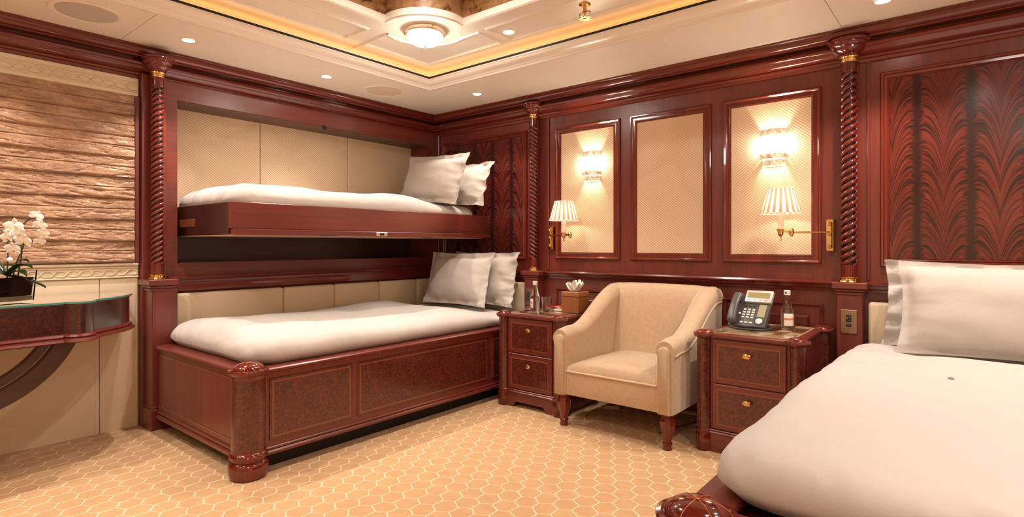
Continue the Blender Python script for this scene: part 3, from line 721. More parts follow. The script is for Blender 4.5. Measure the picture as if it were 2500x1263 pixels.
# ------------------------------------------------------------------ nightstands
STONES = [plain('stone_%d' % i, c, .12, coat=.6, bump=(60, .05, .002)) for i, c in enumerate(((.10,.06,.035), (.45,.30,.15), (.07,.05,.045), (.62,.46,.27), (.25,.11,.05), (.33,.24,.15)))]
def nightstand(x, y, label):
    # x,y = front-left post axis
    W_, D_ = .440, .535; Zt = .600
    t = thing('nightstand', label, 'nightstand', (x+W_/2, y+D_/2, 0), 'mahogany nightstands')
    x1, y1 = x+W_, y+D_; r = .036
    part('carcase', M().box(x, x1, y-.005, y1+.01, .10, .578, .002), W_X, t)
    for px, py in ((x, y), (x1, y), (x, y1), (x1, y1)):
        part('corner_post', M().lathe([(r, .112), (r, .575)], px, py, 22), BURL, t)
        part('post_foot', M().lathe([(r*1.1, 0), (r*1.22, .01), (r*1.22, .085), (r*1.12, .092), (r*1.2, .098), (r*1.2, .108), (r*1.0, .114)], px, py, 24), W_G, t)
        m = M()
        for k in range(6):
            a = k*PI/3+.5; m.box(px+r*math.cos(a)-.0008, px+r*math.cos(a)+.0008, py+r*math.sin(a)-.0008, py+r*math.sin(a)+.0008, .115, .574)
        part('post_inlay', m, STRING, t)
        part('dome', M().lathe([(.046, Zt)]+[(.045*math.cos(a), Zt+.018*math.sin(a)) for a in [k*PI/2/6 for k in range(6)]]+[(.001, Zt+.018)], px, py, 24), W_G, t)
    m = M().box(x-.01, x1+.01, y-.022, y1+.02, .578, Zt, .006, 2)
    for px, py in ((x, y), (x1, y), (x, y1), (x1, y1)):
        m.lathe([(.040, .576), (.050, .582), (.055, .592), (.054, Zt+.001), (.001, Zt+.001)], px, py, 26)
    part('top_board', m, W_X, t)
    # stone inlay
    sx0, sx1, sy0, sy1 = x+.035, x1-.035, y+.035, y1-.03
    fr = M().box(sx0-.008, sx1+.008, sy0-.008, sy1+.008, Zt-.002, Zt+.0015)
    st = part('inlay_bed', fr, plain('inlay_grout', (.40,.29,.16), .3), t)
    nx, ny = 6, 7; rr = random.Random(int(abs(x)*100))
    gx = [[(lerp(sx0, sx1, i/nx)+(rr.uniform(-.026, .026) if 0 < i < nx else 0), lerp(sy0, sy1, j/ny)+(rr.uniform(-.024, .024) if 0 < j < ny else 0)) for j in range(ny+1)] for i in range(nx+1)]
    for i in range(nx):
        for j in range(ny):
            q = [gx[i][j], gx[i+1][j], gx[i+1][j+1], gx[i][j+1]]
            cx = sum(p[0] for p in q)/4; cy = sum(p[1] for p in q)/4
            q = [(lerp(p[0], cx, .03), lerp(p[1], cy, .03)) for p in q]
            part('stone_piece', M().prism(q, Zt+.001, Zt+.0035), STONES[rr.randrange(6)], st, flat=True)
    # drawers
    for z0, z1 in ((.352, .572), (.118, .346)):
        d = part('drawer', M().box(x+.046, x1-.046, y-.016, y, z0, z1, .003), W_X, t)
        p = part('drawer_veneer', M().box(x+.078, x1-.078, y-.0185, y-.015, z0+.03, z1-.03, .001), BURL, d)
        m = M(); a0, a1, b0, b1 = x+.070, x1-.070, z0+.022, z1-.022
        for q in ((a0, a1, b0, b0+.008), (a0, a1, b1-.008, b1), (a0, a0+.008, b0+.008, b1-.008), (a1-.008, a1, b0+.008, b1-.008)): m.box(q[0], q[1], y-.0178, y-.0155, q[2], q[3])
        part('inlay_line', m, STRING, d)
        kz = lerp(z0, z1, .70); kx = x+W_/2
        mk = M().lathe([(.006, 0), (.006, .010), (.014, .013), (.022, .018), (.021, .023), (.012, .027), (.001, .028)], 0, 0, 20, sy=.62).xf(Matrix.Translation((kx, y-.017, kz)) @ Matrix.Rotation(PI/2, 4, 'X'))
        part('knob', mk, BRASS, d)
    # bracket plinth
    pts = [(x+.03, 0), (x+.085, 0), (x+.098, .022), (x+.115, .036), (x1-.115, .036), (x1-.098, .022), (x1-.085, 0), (x1-.03, 0), (x1-.03, .095), (x+.03, .095)]
    m = M().add([(a, y-.020, b) for a, b in pts]+[(a, y, b) for a, b in pts], [tuple(range(10)), tuple(range(10, 20))[::-1]]+[(i, (i+1) % 10, 10+(i+1) % 10, 10+i) for i in range(10)])
    m.box(x+.03, x1-.03, y-.026, y, .092, .104, .004).box(x+.03, x1-.03, y-.02, y, .104, .114, .003)
    m.box(x-.012, x+.02, y+.03, y1, 0, .095).box(x1-.02, x1+.012, y+.03, y1, 0, .095)
    part('plinth', m, W_X, t)
    return t
nightstand(-1.082, 2.882, 'mahogany two-drawer nightstand with the telephone, right of the armchair')
nightstand(-2.412, 2.862, 'mahogany two-drawer nightstand with the tissue box, left of the armchair')

# ------------------------------------------------------------------ armchair
ch = thing('armchair', 'beige velvet tub armchair with cream piping between the nightstands', 'armchair', (-1.54, 3.05, 0))
XL, XR_ = -1.905, -1.172; ZB = .19
def arm_h(y): return .562+.012*sst(2.70, 2.80, y)+.225*sst(2.84, 3.36, y)
def arm(s):
    xo = XR_ if s > 0 else XL; rings = []; m = M(); ys = [2.702+(3.40-2.702)*i/26 for i in range(27)]
    for y in ys:
        h = arm_h(y); w_ = .092+.02*sst(2.95, 3.35, y); rt = w_/2+.006
        xi = xo-s*w_; xm = xo-s*w_/2; zc = h-rt
        pts = [(xo-s*.004, ZB), (xo-s*.001, lerp(ZB, zc, .5)), (xo-s*.002, zc-.05), (xo+s*.002, zc-.02)]
        for k in range(11):
            a = PI*k/10; e = 1.0
            pts.append((xm+s*rt*math.cos(a)*1.06, zc+rt*math.sin(a)))
        pts += [(xi+s*.002, zc-.03), (xi+s*.0, lerp(ZB, zc, .5)), (xi, ZB)]
        k0 = .90 if y == ys[0] else 1
        rings.append([(xm+(px-xm)*k0, y, ZB+(pz-ZB)*(1 if k0 == 1 else .992)) for px, pz in pts])
    return m.loft(rings)
for s in (-1, 1):
    a = part('arm', arm(s), VELVET, ch, ang=50)
    xo = XR_ if s > 0 else XL; xc = xo-s*.047
    pr = [(xc-.030, ZB), (xc-.029, .50)]+[(xc-.029*math.cos(PI*k/8), .505+.029*math.sin(PI*k/8)) for k in range(1, 8)]+[(xc+.029, .50), (xc+.030, ZB)]
    n = len(pr)
    mm = M().loft([[(px, yy, pz) for px, pz in [(lerp(p[0], xc, k), lerp(p[1], .36, k*.35)) for p in pr]] for yy, k in ((2.706, 0), (2.688, 0), (2.682, .12))])
    part('arm_front', mm, VELVET, a, ang=50)
    pp = []
    for i in range(24):
        y = lerp(2.725, 3.395, i/23); h = arm_h(y); w_ = .092+.02*sst(2.95, 3.35, y); pp.append((xo+s*.003, y, h-w_/2-.006-.028))
    part('arm_piping', M().tube(pp, .0045, 6), PIPING, a)
def back_ring(x):
    e = abs(x-(XL+XR_)/2)/((XR_-XL)/2); ht = .806-.018*e**4; q = .02*(1-e*e)
    return [(x, 3.405, ZB), (x, 3.418, .45), (x, 3.425, ht-.06), (x, 3.420, ht-.022), (x, 3.395, ht-.003), (x, 3.36, ht), (x, 3.325, ht-.008), (x, 3.300, ht-.03), (x, 3.275-q*.0, ht-.09), (x, 3.235+q, .55), (x, 3.205+q, .40), (x, 3.20, ZB)]
part('backrest', M().loft([back_ring(lerp(XL+.006, XR_-.006, i/20)) for i in range(21)]), VELVET, ch, ang=50)
part('seat_base', M().box(XL+.055, XR_-.055, 2.705, 3.25, ZB, .322, .006, 2), VELVET, ch)
def seat_fn(u, v):
    x = lerp(XL+.088, XR_-.088, u); y = lerp(2.702, 3.24, v)
    z = .332+.060*(1-(2*u-1)**4*.55)*min(1, math.sqrt(max(0, 1-(1-min(1, v/.16))**2)))*(1-.1*v)+noise.noise(Vector((x*6, y*6, 2)))*.004
    return (x, y-.012*math.sin(PI*min(1, v/.12))*(v < .12), z)
m = M().grid(30, 30, seat_fn); m.box(XL+.088, XR_-.088, 2.704, 3.24, .318, .333)
part('seat_cushion', m, VELVET, ch, ang=60)
part('seat_piping', M().tube([(XL+.088, 2.702, .327), (XR_-.088, 2.702, .327)], .0055, 8), PIPING, ch)
legp = [(.036, .190), (.038, .182), (.034, .176), (.030, .172), (.033, .166), (.037, .150), (.038, .128), (.034, .105), (.025, .070), (.020, .050), (.019, .040), (.024, .036), (.025, .030), (.021, .027), (.020, .018), (.023, .004), (.021, 0)]
for lx, ly in ((-1.858, 2.745), (-1.222, 2.745), (-1.858, 3.36), (-1.222, 3.36)):
    part('leg', M().lathe([(r*1.08, z) for r, z in legp], lx, ly, 8), W_G, ch, ang=25)

# ------------------------------------------------------------------ lamps on the wall
BAND = G('lit_mica_band'); _n = BAND.noise(BAND.coord(), 40, 4, .7, 1); _c = BAND.ramp(_n, [(.38, (.30,.20,.12)), (.6, (.72,.58,.42))])
BAND.set(_c, .25, coat=.6); BAND.L.new(_c, BAND.b.inputs['Emission Color']); BAND.b.inputs['Emission Strength'].default_value = .35; BAND = BAND.mat  # weak glow in the band colour stands for bulb light shining through
def sconce(x, label):
    t = thing('wall_sconce', label, 'sconce', (x, YW-.007, 1.50), 'lit glass wall sconces')
    y = YW-.008
    def half(prof, sy_=.78): return M().lathe(prof, x, y, 22, PI, 2*PI, 1, sy_)
    part('glass_shade', half([(.078, 1.574), (.092, 1.580), (.101, 1.600), (.103, 1.625), (.101, 1.648), (.090, 1.668), (.074, 1.674), (.070, 1.668), (.086, 1.655), (.096, 1.625), (.086, 1.590), (.074, 1.580)]), E_SC, t)
    for z0, z1, r0, r1 in ((1.673, 1.716, .076, .068), (1.545, 1.575, .072, .082), (1.505, 1.538, .066, .072)):
        part('glowing_band', half([(r0, z0), (r0+.001, z0-.001), (r1, z1), (r1-.004, z1), (r0-.004, z0)]), BAND, t)
    part('back_plate', M().box(x-.045, x+.045, y-.004, y+.001, 1.50, 1.716, .002), NICKEL, t)
    for dz in (1.60, 1.645):
        pass
    l = bpy.data.lights.new('sconce_bulb', 'POINT'); l.energy = SCONCE_W; l.color = (1, .85, .66); l.shadow_soft_size = .012
    o = bpy.data.objects.new('sconce_bulb', l); C.objects.link(o); o.parent = t; o.location = Vector((x, y-.035, 1.622))-t.location
sconce(-2.122, 'lit wall sconce in the left fabric panel')
sconce(-.905, 'lit wall sconce in the right fabric panel, below the big column capital')
def stripe_shade():
    g = G('striped_pleated_shade'); x, y, z = g.sep(g.coord()); a = g.m('ARCTAN2', y, x)
    fr = g.m('FRACT', g.m('MULTIPLY', a, 19/(2*PI))); k = g.smooth(g.m('ABSOLUTE', g.m('SUBTRACT', fr, .5)), .22, .30)
    col = g.mix(k, (.86,.76,.62), (.52,.21,.11))
    tr = g.N.new('ShaderNodeBsdfTranslucent'); g.L.new(col, tr.inputs[0]); df = g.N.new('ShaderNodeBsdfDiffuse'); g.L.new(col, df.inputs[0])
    mx = g.N.new('ShaderNodeMixShader'); mx.inputs[0].default_value = .45; g.L.new(df.outputs[0], mx.inputs[1]); g.L.new(tr.outputs[0], mx.inputs[2])
    g.L.new(mx.outputs[0], g.N['Material Output'].inputs[0]); return g.mat
SHADE = stripe_shade(); CANDLE = plain('ivory_candle_tube', (.92,.87,.76), .4)
def reading_lamp(bx, by, ex, ey, cx, cy, label):
    t = thing('reading_lamp', label, 'lamp', (bx, YW, 1.0), 'brass swing-arm reading lamps'); z = 1.118
    part('wall_plate', M().box(bx-.019, bx+.019, by-.012, YW, 1.015, 1.190, .004).box(bx-.011, bx+.011, by-.022, by-.010, 1.03, 1.175, .004), BRASS, t)
    for dz in (1.045, 1.105, 1.160): part('plate_boss', M().lathe([(.001, .010), (.006, .009), (.009, .004), (.009, 0)], 0, 0, 12).xf(Matrix.Translation((bx, by-.020, dz)) @ Matrix.Rotation(PI/2, 4, 'X')), BRASS, t)
    part('arm', M().tube([(bx, by-.012, z), (bx, by-.03, z), (ex, ey, z)], .0055, 8).tube([(ex, ey, z+.006), (cx, cy, z+.006)], .0055, 8), BRASS, t)
    part('knuckle', M().lathe([(.001, z-.024), (.006, z-.022), (.012, z-.012), (.015, z), (.012, z+.014), (.007, z+.020), (.001, z+.022)], ex, ey, 14), BRASS, t)
    part('candle_cup', M().lathe([(.004, z-.045), (.007, z-.040), (.004, z-.034), (.005, z-.022), (.014, z-.012), (.016, z+.006), (.020, z+.012), (.020, z+.018), (.014, z+.020)], cx, cy, 18), BRASS, t)
    part('candle_tube', M().lathe([(.0145, z+.016), (.0145, z+.115), (.001, z+.115)], cx, cy, 16), CANDLE, t)
    n = 114; rings = []
    for z_, r in ((1.222, .104), (1.29, .085), (1.357, .066)):
        rings.append([(cx+r*(1+.022*math.cos(19*2*PI*j/n))*math.cos(2*PI*j/n), cy+r*(1+.022*math.cos(19*2*PI*j/n))*math.sin(2*PI*j/n), z_) for j in range(n)])
    s = obj('lamp_shade', M().loft(rings, cap=False), SHADE, None, ang=60)
    s.data.transform(Matrix.Translation((-cx, -cy, -1.222))); s.parent = t; s.location = Vector((cx, cy, 1.222))-t.location
    for zz, r in ((1.222, .106), (1.357, .0675)): part('shade_trim', M().tube([(cx+r*math.cos(a), cy+r*math.sin(a), zz) for a in [2*PI*k/40 for k in range(41)]], .0015, 5), CANDLE, t)
    l = bpy.data.lights.new('reading_bulb', 'POINT'); l.energy = READ_W; l.color = (1, .86, .68); l.shadow_soft_size = .015
    o = bpy.data.objects.new('reading_bulb', l); C.objects.link(o); o.parent = t; o.location = Vector((cx, cy, 1.275))-t.location
reading_lamp(-2.468, 3.47, -2.184, 3.30, -2.256, 3.33, 'brass swing-arm lamp with pleated shade beside the middle column')
reading_lamp(-.610, 3.47, -.772, 3.32, -.828, 3.33, 'brass swing-arm lamp with striped shade beside the right column')

# ------------------------------------------------------------------ things on the nightstands
NZ = .6035
LABELM = plain('white_paper_label', (.82,.76,.68), .5); CAPM = plain('white_cap', (.8,.76,.7), .3); PINK = plain('pink_label_print', (.65,.22,.14), .5); BLK = plain('black_print', (.02,.02,.03), .4)
def bottle(x, y, label, k=1.0, yaw=0):
    t = thing('water_bottle', label, 'bottle', (x, y, NZ))
    part('body', M().lathe([(.001, NZ), (.029, NZ+.001), (.031, NZ+.006), (.031, NZ+.095*k), (.029, NZ+.105*k), (.018, NZ+.150*k), (.0135, NZ+.165*k), (.0135, NZ+.185*k), (.001, NZ+.185*k)], x, y, 24), GLASS, t)
    part('cap', M().lathe([(.0155, NZ+.178*k), (.0160, NZ+.182*k), (.0160, NZ+.200*k), (.014, NZ+.203*k), (.001, NZ+.203*k)], x, y, 20), CAPM, t)
    part('cap_mark', M().lathe([(.01625, NZ+.186*k), (.01625, NZ+.194*k)], x, y, 3, -PI/2-.3+yaw, -PI/2+.2+yaw), BLK, t)
    p = part('paper_label', M().lathe([(.0314, NZ+.025), (.0317, NZ+.026), (.0317, NZ+.085*k), (.0314, NZ+.086*k)], x, y, 12, -PI/2-.2+yaw, -PI/2+1.5+yaw), LABELM, t)
    part('label_band', M().lathe([(.0320, NZ+.055), (.0320, NZ+.066)], x, y, 10, -PI/2-.1+yaw, -PI/2+1.4+yaw), PINK, p)
    return t
def tumbler(x, y, label, h=.10, r=.034):
    t = thing('drinking_glass', label, 'glass', (x, y, NZ))
    part('bowl', M().lathe([(.001, NZ), (r*.9, NZ), (r*.92, NZ+.004), (r, NZ+h), (r-.0022, NZ+h), (r*.92-.003, NZ+.010), (.001, NZ+.009)], x, y, 24), GLASS, t)
    return t
def coaster(x, y, label, r=.05):
    t = tag(obj('coaster', M().lathe([(.001, 0), (r, 0), (r+.004, .003), (r, .005), (.001, .004)], 0, 0, 28), plain('dark_coaster', (.10,.06,.04), .25, coat=.4)), label, 'coaster')
    t.location = (x, y, NZ); return t
bottle(-.765, 3.205, 'clear water bottle with white cap on the telephone nightstand', 1.03, -.1)
tumbler(-.775, 3.285, 'drinking glass behind the bottle on the telephone nightstand')
bottle(-2.285, 3.03, 'small clear bottle on the left nightstand, in front of the switch plate', 1.0, -1.3)
tumbler(-2.215, 3.065, 'drinking glass beside the bottle on the left nightstand')
at = thing('ashtray', 'low clear glass ashtray by the bottle on the left nightstand', 'ashtray', (-2.30, 2.955, NZ))
part('dish', M().lathe([(.001, NZ), (.043, NZ), (.047, NZ+.022), (.041, NZ+.022), (.037, NZ+.008), (.001, NZ+.007)], -2.31, 2.955, 8), GLASS, at, ang=20)
# red and cream packets
def packet(x, y, z, w_, d_, yaw, mat, label, name='tea_sachet'):
    m = M()
    def top(u, v): return (w_*(u-.5), d_*(v-.5), .004+.012*math.sin(PI*u)*math.sin(PI*v)**.5)
    m.grid(10, 8, top); m.grid(10, 8, lambda u, v: (w_*(u-.5), d_*(v-.5), 0.0))
    o = obj(name, m.xf(Matrix.Rotation(yaw, 4, 'Z')), mat, ang=60); o.location = (x, y, z); tag(o, label, 'packet'); return o
packet(-2.185, 3.165, NZ, .10, .07, .3, plain('cream_packet', (.62,.50,.36), .3, coat=.5), 'cream sachet under the red one, left of the tissue box')
packet(-2.205, 3.200, NZ+.017, .11, .06, .15, plain('red_packet', (.55,.02,.02), .25, coat=.6), 'red sachet lying beside the tissue box')
# tissue box
tb = thing('tissue_box', 'tan leather cube tissue box on the left nightstand', 'tissue box', (-2.055, 3.165, NZ))
TAN = plain('tan_leather_box', (.30,.10,.03), .4, bump=(300, .06, .001)); TAN2 = plain('tan_leather_lid', (.36,.13,.04), .4, bump=(300, .06, .001))
tb.rotation_euler = (0, 0, 0)
a_ = .066
part('box_body', M().box(-2.055-a_, -2.055+a_, 3.165-a_, 3.165+a_, NZ, NZ+.105, .003), TAN, tb)
part('box_lid', M().box(-2.055-a_-.0015, -2.055+a_+.0015, 3.165-a_-.0015, 3.165+a_+.0015, NZ+.107, NZ+.137, .003), TAN2, tb)
part('box_slot', M().lathe([(.001, NZ+.1372), (.030, NZ+.1372), (.030, NZ+.1378), (.001, NZ+.1378)], -2.055, 3.165, 18), BLACK, tb)
ts = M()
for k, (a, hgt, lean, wd) in enumerate(((.2, .06, .034, .026), (1.2, .066, .02, .03), (2.1, .062, .03, .026), (3.1, .052, .04, .024), (4.2, .056, .026, .03), (5.1, .064, .022, .028), (5.8, .05, .036, .024))):
    def tf(u, v, a=a, hgt=hgt, lean=lean, wd=wd):
        r = .012+1.25*lean*v**1.4+.004*math.sin(9*u); ww = 1.25*wd*(.35+.9*v)*(1-.75*max(0, v-.55)/.45*abs(2*u-1))
        o = (2*u-1)*ww; z = NZ+.130+1.3*hgt*v*(1-.35*abs(2*u-1)**1.5)
        return (-2.055+r*math.cos(a)-o*math.sin(a), 3.165+r*math.sin(a)+o*math.cos(a)+.004*math.sin(u*9+v*4), z)
    ts.grid(8, 8, tf)
part('tissue', ts, plain('white_tissue', (.86,.82,.74), .8), tb, ang=60)
tb_rot = math.radians(14)

# telephone
ph = thing('desk_telephone', 'dark grey desk telephone with silver display and corded handset on the right nightstand', 'telephone', (-.945, 3.16, NZ))
def P4(): return Matrix.Translation((-.945, 3.10, NZ)) @ Matrix.Rotation(math.radians(-4), 4, 'Z')
ROT = P4() @ Matrix.Translation((0, 0, .016)) @ Matrix.Rotation(math.radians(50), 4, 'X')
PG = plain('phone_graphite', (.07,.065,.062), .4); PG2 = plain('phone_handset_grey', (.10,.095,.09), .32); PS = plain('phone_silver', (.68,.66,.62), .35, .3)
PK = plain('phone_key_white', (.78,.74,.68), .5); PKD = plain('phone_key_dark', (.03,.03,.03), .5); LCD = plain('phone_lcd', (.33,.28,.13), .2)
def loc(m): return m.xf(ROT)
PWd, PHt = .196, .205   # face width, height (local x, y); z out of the face
part('body', loc(M().box(-PWd/2, PWd/2, 0, PHt, -.030, 0, .006, 2)), PG, ph)
part('stand', M().box(-.085, .085, .03, .125, 0, .02, .004).box(-.06, .06, .075, .13, .0, .10, .006).xf(P4()), PKD, ph)
ds = part('display_hood', loc(M().box(-.040, .100, .150, .226, -.012, .014, .004, 2)), PS, ph)
part('lcd', loc(M().box(-.028, .088, .175, .210, .013, .0155, .001)), LCD, ds)
mm = M()
for k in range(4): mm.box(-.024+k*.029, -.006+k*.029, .160, .165, .013, .0147)
part('soft_labels', loc(mm), plain('phone_soft_grey', (.35,.35,.34), .5), ds)
for r_ in range(4):
    for c_ in range(3):
        part('key', loc(M().box(-.034+c_*.0235, -.019+c_*.0235, .050+r_*.0165, .0600+r_*.0165, -.001, .0045, .0015)), PK, ph)
for c_ in range(3):
    part('function_key', loc(M().box(-.035+c_*.0235, -.018+c_*.0235, .018, .028, -.001, .004, .0015)), PK if c_ != 1 else PS, ph)
    part('function_key', loc(M().box(-.035+c_*.0235, -.018+c_*.0235, .126, .133, -.001, .003, .001)), PKD, ph)
part('name_strip', loc(M().box(.043, .082, .062, .142, -.001, .0015, .001)), plain('phone_strip_olive', (.36,.33,.20), .4), ph)
nv = part('dial_ring', loc(M().lathe([(.001, .002), (.021, .002), (.024, .001), (.024, -.001), (.001, -.001)], .062, .036, 26)), PKD, ph)
part('dial', loc(M().lathe([(.001, .007), (.012, .0065), (.0175, .004), (.0175, 0), (.001, 0)], .062, .036, 26)), PK, nv)
# handset: arched bar with two ends
pts = []; rr = []
hm = M(); rings = []
for i in range(25):
    v = i/24; y = lerp(.004, .196, v); arch = .030+.016*math.sin(PI*v)-.010*(abs(2*v-1)**6)
    ww = .021+.004*abs(2*v-1)**3-.004*(abs(2*v-1)**14); tk = .013+.010*abs(2*v-1)**4
    if i in (0, 24): ww *= .6; tk *= .55
    rings.append([(-.072+ww*math.copysign(abs(math.cos(a))**.7, math.cos(a)), y, arch-.004+tk*math.copysign(abs(math.sin(a))**.7, math.sin(a))) for a in [2*PI*k/18 for k in range(18)]])
part('handset', loc(hm.loft(rings)), PG2, ph, ang=50)
part('handset_cradle', loc(M().box(-.090, -.054, .150, .178, -.002, .020, .005, 2).box(-.090, -.054, .012, .040, -.002, .016, .005, 2)), PG, ph)
part('hook_peg', loc(M().lathe([(.006, -.001), (.0065, .008), (.001, .010)], -.046, .075, 12)), PK, ph)
cp = [(-.07, -.002, .022), (-.066, -.028, .010), (-.03, -.046, .007), (.03, -.050, .007), (.085, -.03, .007), (.112, .01, .007), (.118, .05, .010)]
def cat(p, n=8):
    out = []
    for i in range(len(p)-1):
        a, b, c, d = [Vector(p[max(0, min(len(p)-1, i+k))]) for k in (-1, 0, 1, 2)]
        for j in range(n):
            t = j/n; out.append(.5*((2*b)+(c-a)*t+(2*a-5*b+4*c-d)*t*t+(3*b-a-3*c+d)*t**3))
    out.append(Vector(p[-1])); return out
part('cord', M().tube(cat(cp), .0055, 8).xf(P4()), PKD, ph)

# floor clutter behind the armchair
pz = thing('power_adaptor', 'cream power adaptor with cord lying on the carpet under the armchair', 'adaptor', (-1.9, 3.30, 0))
part('block', M().box(-.05, .05, -.016, .016, 0, .022, .004).xf(Matrix.Translation((-1.80, 3.20, 0)) @ Matrix.Rotation(.5, 4, 'Z')), PIPING, pz)
part('lead', M().tube(cat([(-1.835, 3.18, .01), (-1.87, 3.10, .005), (-1.86, 2.98, .005), (-1.80, 2.88, .005)]), .005, 6), PIPING, pz)
tag(obj('cable', M().tube(cat([(-1.36, 2.95, .005), (-1.30, 3.02, .03), (-1.2, 3.2, .05), (-1.12, 3.33, .09)]), .004, 6), PKD), 'thin dark cable hanging between the armchair and the telephone nightstand', 'cable')

# ------------------------------------------------------------------ console table under the window
ct = thing('console_table', 'bow-fronted burl console table with glass top under the silk blind', 'table', (-3.45, .3, 0))
def half_outline(o=0):
    # plan from the wall at the far end round the front to the centre line y=.3
    pts = [(XW+.03, 1.06+o), (-3.62, 1.06+o), (-3.53+o*.3, 1.05+o), (-3.47+o*.7, 1.02+o*.7), (-3.41+o, .97+o*.6), (-3.35+o, .91+o*.4), (-3.30+o, .845+o*.2), (-3.283+o, .820+o*.2)]
    cx, cy, r = -3.262, .762, .058+o
    for k in range(9):
        a = math.radians(lerp(92, -58, k/8)); pts.append((cx+r*math.cos(a), cy+r*math.sin(a)))
    pts += [(-3.225+o, .695), (-3.217+o, .60), (-3.209+o, .45), (-3.205+o, .3)]
    return pts
def full(o=0):
    h = half_outline(o); return h+[(x, .6-y) for x, y in h[-2::-1]]
part('apron', M().prism(full(0)[::-1], .632, .772), BURL_D, ct, ang=20)
part('apron_moulding', M().loft([[(x, y, z) for x, y in full(o)] for o, z in ((.0, .640), (.010, .636), (.014, .628), (.008, .622), (.022, .616), (.026, .606), (.016, .600), (.0, .598))]), W_Y, ct)
part('top_board', M().prism(full(.006)[::-1], .772, .779), W_Y, ct)
part('glass_edge', M().prism(full(.012)[::-1], .779, .7865), TEAL, ct)
part('glass_top', M().prism(full(.011)[::-1], .7865, .7875), TOPGLASS, ct)
m = M()
for k in (8, 16):
    x, y = half_outline(0)[k]
    for yy in (y, .6-y): part('apron_string', M().box(x-.003, x+.003, yy-.003, yy+.003, .632, .772), W_G, ct)
# curved stretcher: half ring hanging from the two turrets, and the centre leg
def ring_section(R0, R1, x0, x1, zc, yc, a0, a1, n=36):
    rings = []
    for i in range(n+1):
        a = lerp(a0, a1, i/n); c, s = math.cos(a), math.sin(a)
        rings.append([(x0, yc+R0*c, zc+R0*s), (x0, yc+R1*c, zc+R1*s), (x1, yc+R1*c, zc+R1*s), (x1, yc+R0*c, zc+R0*s)])
    return M().loft(rings)
part('stretcher', ring_section(.425, .495, -3.30, -3.245, .80, .3, PI+.42, 2*PI-.42), W_D, ct)
part('stretcher_bead', ring_section(.380, .412, -3.31, -3.255, .80, .3, PI+.48, 2*PI-.48), W_D, ct)
lg = [(.05, .600), (.05, .585), (.042, .58), (.042, .52), (.046, .515), (.046, .49), (.034, .48), (.026, .20), (.022, .06), (.03, .05), (.03, .0)]
for yy in (.3,):
    part('leg', M().loft([[(-3.215+sx*r, yy+sy*r, z) for sx, sy in ((-1, -1), (1, -1), (1, 1), (-1, 1))] for r, z in lg]), W_D, ct)

# orchid in a glass cube
vz = .7875
vs = thing('flower_vase', 'square glass vase with dark filling on the console table', 'vase', (-3.34, .52, vz))
RV = Matrix.Translation((-3.335, .520, vz)) @ Matrix.Rotation(math.radians(16), 4, 'Z')
a_ = .068; b_ = .078; hv = .150
DGL = plain('smoked_glass', (.004,.0035,.0035), .04, coat=1); 
def frus(s0, s1, z0, z1): return M().loft([[(sx*s, sy*s, z) for sx, sy in ((-1,-1),(1,-1),(1,1),(-1,1))] for s, z in ((s0, z0), (s1, z1))])
gm = M()
S = [(a_, 0), (b_, hv), (b_-.004, hv), (a_-.004, .014)]
gm.loft([[(sx*s, sy*s, z) for sx, sy in ((-1,-1),(1,-1),(1,1),(-1,1))] for s, z in S])
part('vase_wall', gm.xf(RV), GLASS, vs, flat=True)
part('dark_filling', frus(a_-.006, b_-.010, .036, .118).xf(RV), DGL, vs, flat=True)
part('pebble_base', frus(a_-.005, a_-.004, .016, .034).xf(RV), plain('vase_gold_base', (.25,.20,.11), .3), vs, flat=True)
orx, ory = -3.335, .520
oc = thing('orchid_plant', 'white moth orchid with dark green leaves growing from the glass vase', 'plant', (orx, ory, vz+.11))
LEAF = plain('orchid_leaf', (.022,.055,.012), .3, coat=.3); STEM = plain('orchid_stem', (.05,.05,.02), .5)
PET = G('orchid_petal').set((.92,.87,.80), .55, Subsurface_Weight=.1).mat; LIP = plain('orchid_lip', (.75,.45,.12), .5)
RT = Vector((math.cos(math.atan(1133/1381)), math.sin(math.atan(1133/1381)), 0)); FW = Vector((-RT.y, RT.x, 0))
O = Vector((orx, ory, vz+.115))
def at(r, z, d=0): return O+RT*r+FW*d+Vector((0, 0, z))   # r to the right along the plant, z above the vase rim, d away
for (r1, z1, d1, wd, drop) in ((.115, .055, .0, .022, .02), (.125, .035, -.04, .022, .035), (-.13, .08, .0, .024, .0), (-.15, .03, .05, .022, .04), (.15, -.005, .03, .014, .05), (-.06, .09, -.05, .024, .0), (.05, .07, .06, .022, .01)):
    m = M()
    def lf(u, v, r1=r1, z1=z1, d1=d1, wd=wd, drop=drop):
        p = at(r1*u, z1*math.sin(u*PI*.62)/math.sin(PI*.62) - drop*u*u + .006, d1*u)
        t = (Vector((RT.x*r1+FW.x*d1, RT.y*r1+FW.y*d1, 0))).normalized(); n = Vector((-t.y, t.x, 0))
        ww = wd*math.sin(PI*min(1, .08+u*.92))**.7; s = 2*v-1
        return p+n*ww*s+Vector((0, 0, .010*s*s))
    m.grid(14, 6, lf); part('leaf', m, LEAF, oc, ang=60)
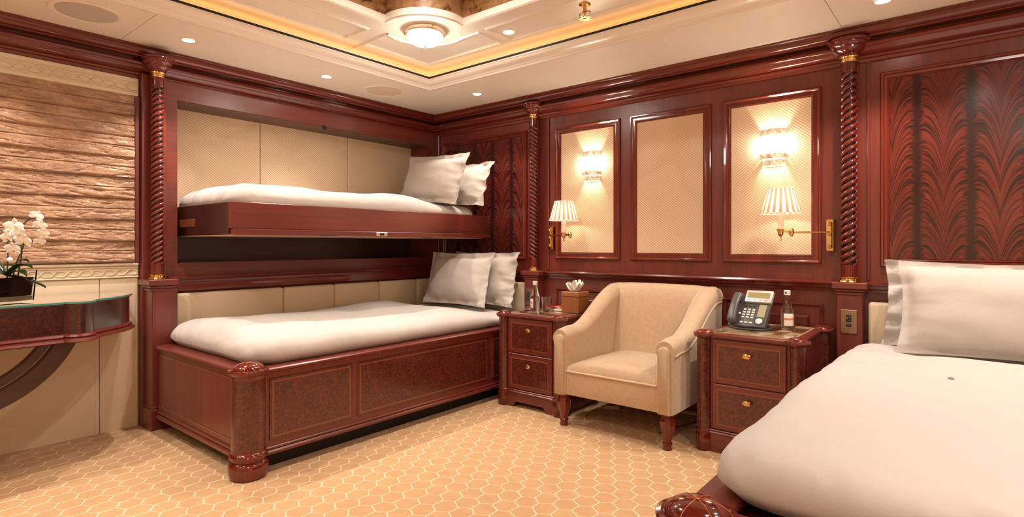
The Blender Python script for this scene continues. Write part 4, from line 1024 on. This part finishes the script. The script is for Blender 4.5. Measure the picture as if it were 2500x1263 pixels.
stems = [[(0, 0, 0), (.005, .10, 0), (.0, .17, 0), (-.04, .225, 0), (-.10, .235, 0)], [(.02, -.02, 0), (.045, .07, 0), (.075, .15, 0), (.06, .21, 0), (.085, .25, 0), (.125, .275, 0)], [(.03, 0, .02), (.05, .12, .02), (.03, .2, .02), (.06, .22, .02)]]
for s in stems: part('flower_stem', M().tube(cat([at(*p) for p in s]), .0032, 6), STEM, oc)
def flower(r, z, d, size, yaw, tilt, roll):
    B = Matrix.Translation(at(r, z, d)) @ Matrix.Rotation(math.atan(1133/1381)+yaw, 4, 'Z') @ Matrix.Rotation(tilt, 4, 'X') @ Matrix.Rotation(roll, 4, 'Y')
    f = None
    m = M()
    for a, ln, wd in ((90, 1, .55), (210, .95, .5), (330, .95, .5), (12, 1.0, .95), (168, 1.0, .95)):
        def pf(u, v, a=math.radians(a), ln=ln, wd=wd):
            s = 2*v-1; L = size*ln*u; ww = size*wd*.55*math.sin(PI*min(1, .06+u*.94))**.6*s
            return (L*math.cos(a)-ww*math.sin(a), -.004-.25*size*u*u+.15*size*s*s*u - .002*(wd > .8), L*math.sin(a)+ww*math.cos(a))
        m.grid(7, 6, pf)
    f = part('blossom', m.xf(B), PET, oc, ang=70)
    part('lip', M().lathe([(.001, -.004), (size*.11, 0), (size*.14, .005), (size*.08, .010), (.001, .012)], 0, 0, 10).xf(B @ Matrix.Translation((0, -.006, -size*.12)) @ Matrix.Rotation(PI/2, 4, 'X')), LIP, f)
for q in ((.055, .225, -.02, .042, .2, .1, .1), (.085, .20, -.03, .040, -.1, .2, -.2), (.095, .165, -.02, .038, .1, .3, .2), (.060, .130, -.03, .036, .0, .35, .1), (.13, .275, 0, .028, .8, .0, .5), (.145, .235, 0, .028, .9, .2, .3),
          (.150, .200, .01, .026, 1.0, .3, .3), (.135, .165, .01, .024, .9, .5, .2), (.035, .18, -.03, .036, -.3, .2, -.1), (-.045, .225, -.03, .042, -.1, -.1, .1), (-.10, .20, -.02, .040, -.3, .1, .2), (-.025, .145, -.04, .032, .0, .2, .3), (-.075, .15, -.03, .036, -.2, .2, 0)):
    flower(*q)
part('bud', M().lathe([(.001, -.012), (.009, -.006), (.011, 0), (.009, .007), (.001, .012)], 0, 0, 12).xf(Matrix.Translation(at(.058, .082, -.05))), PET, oc)
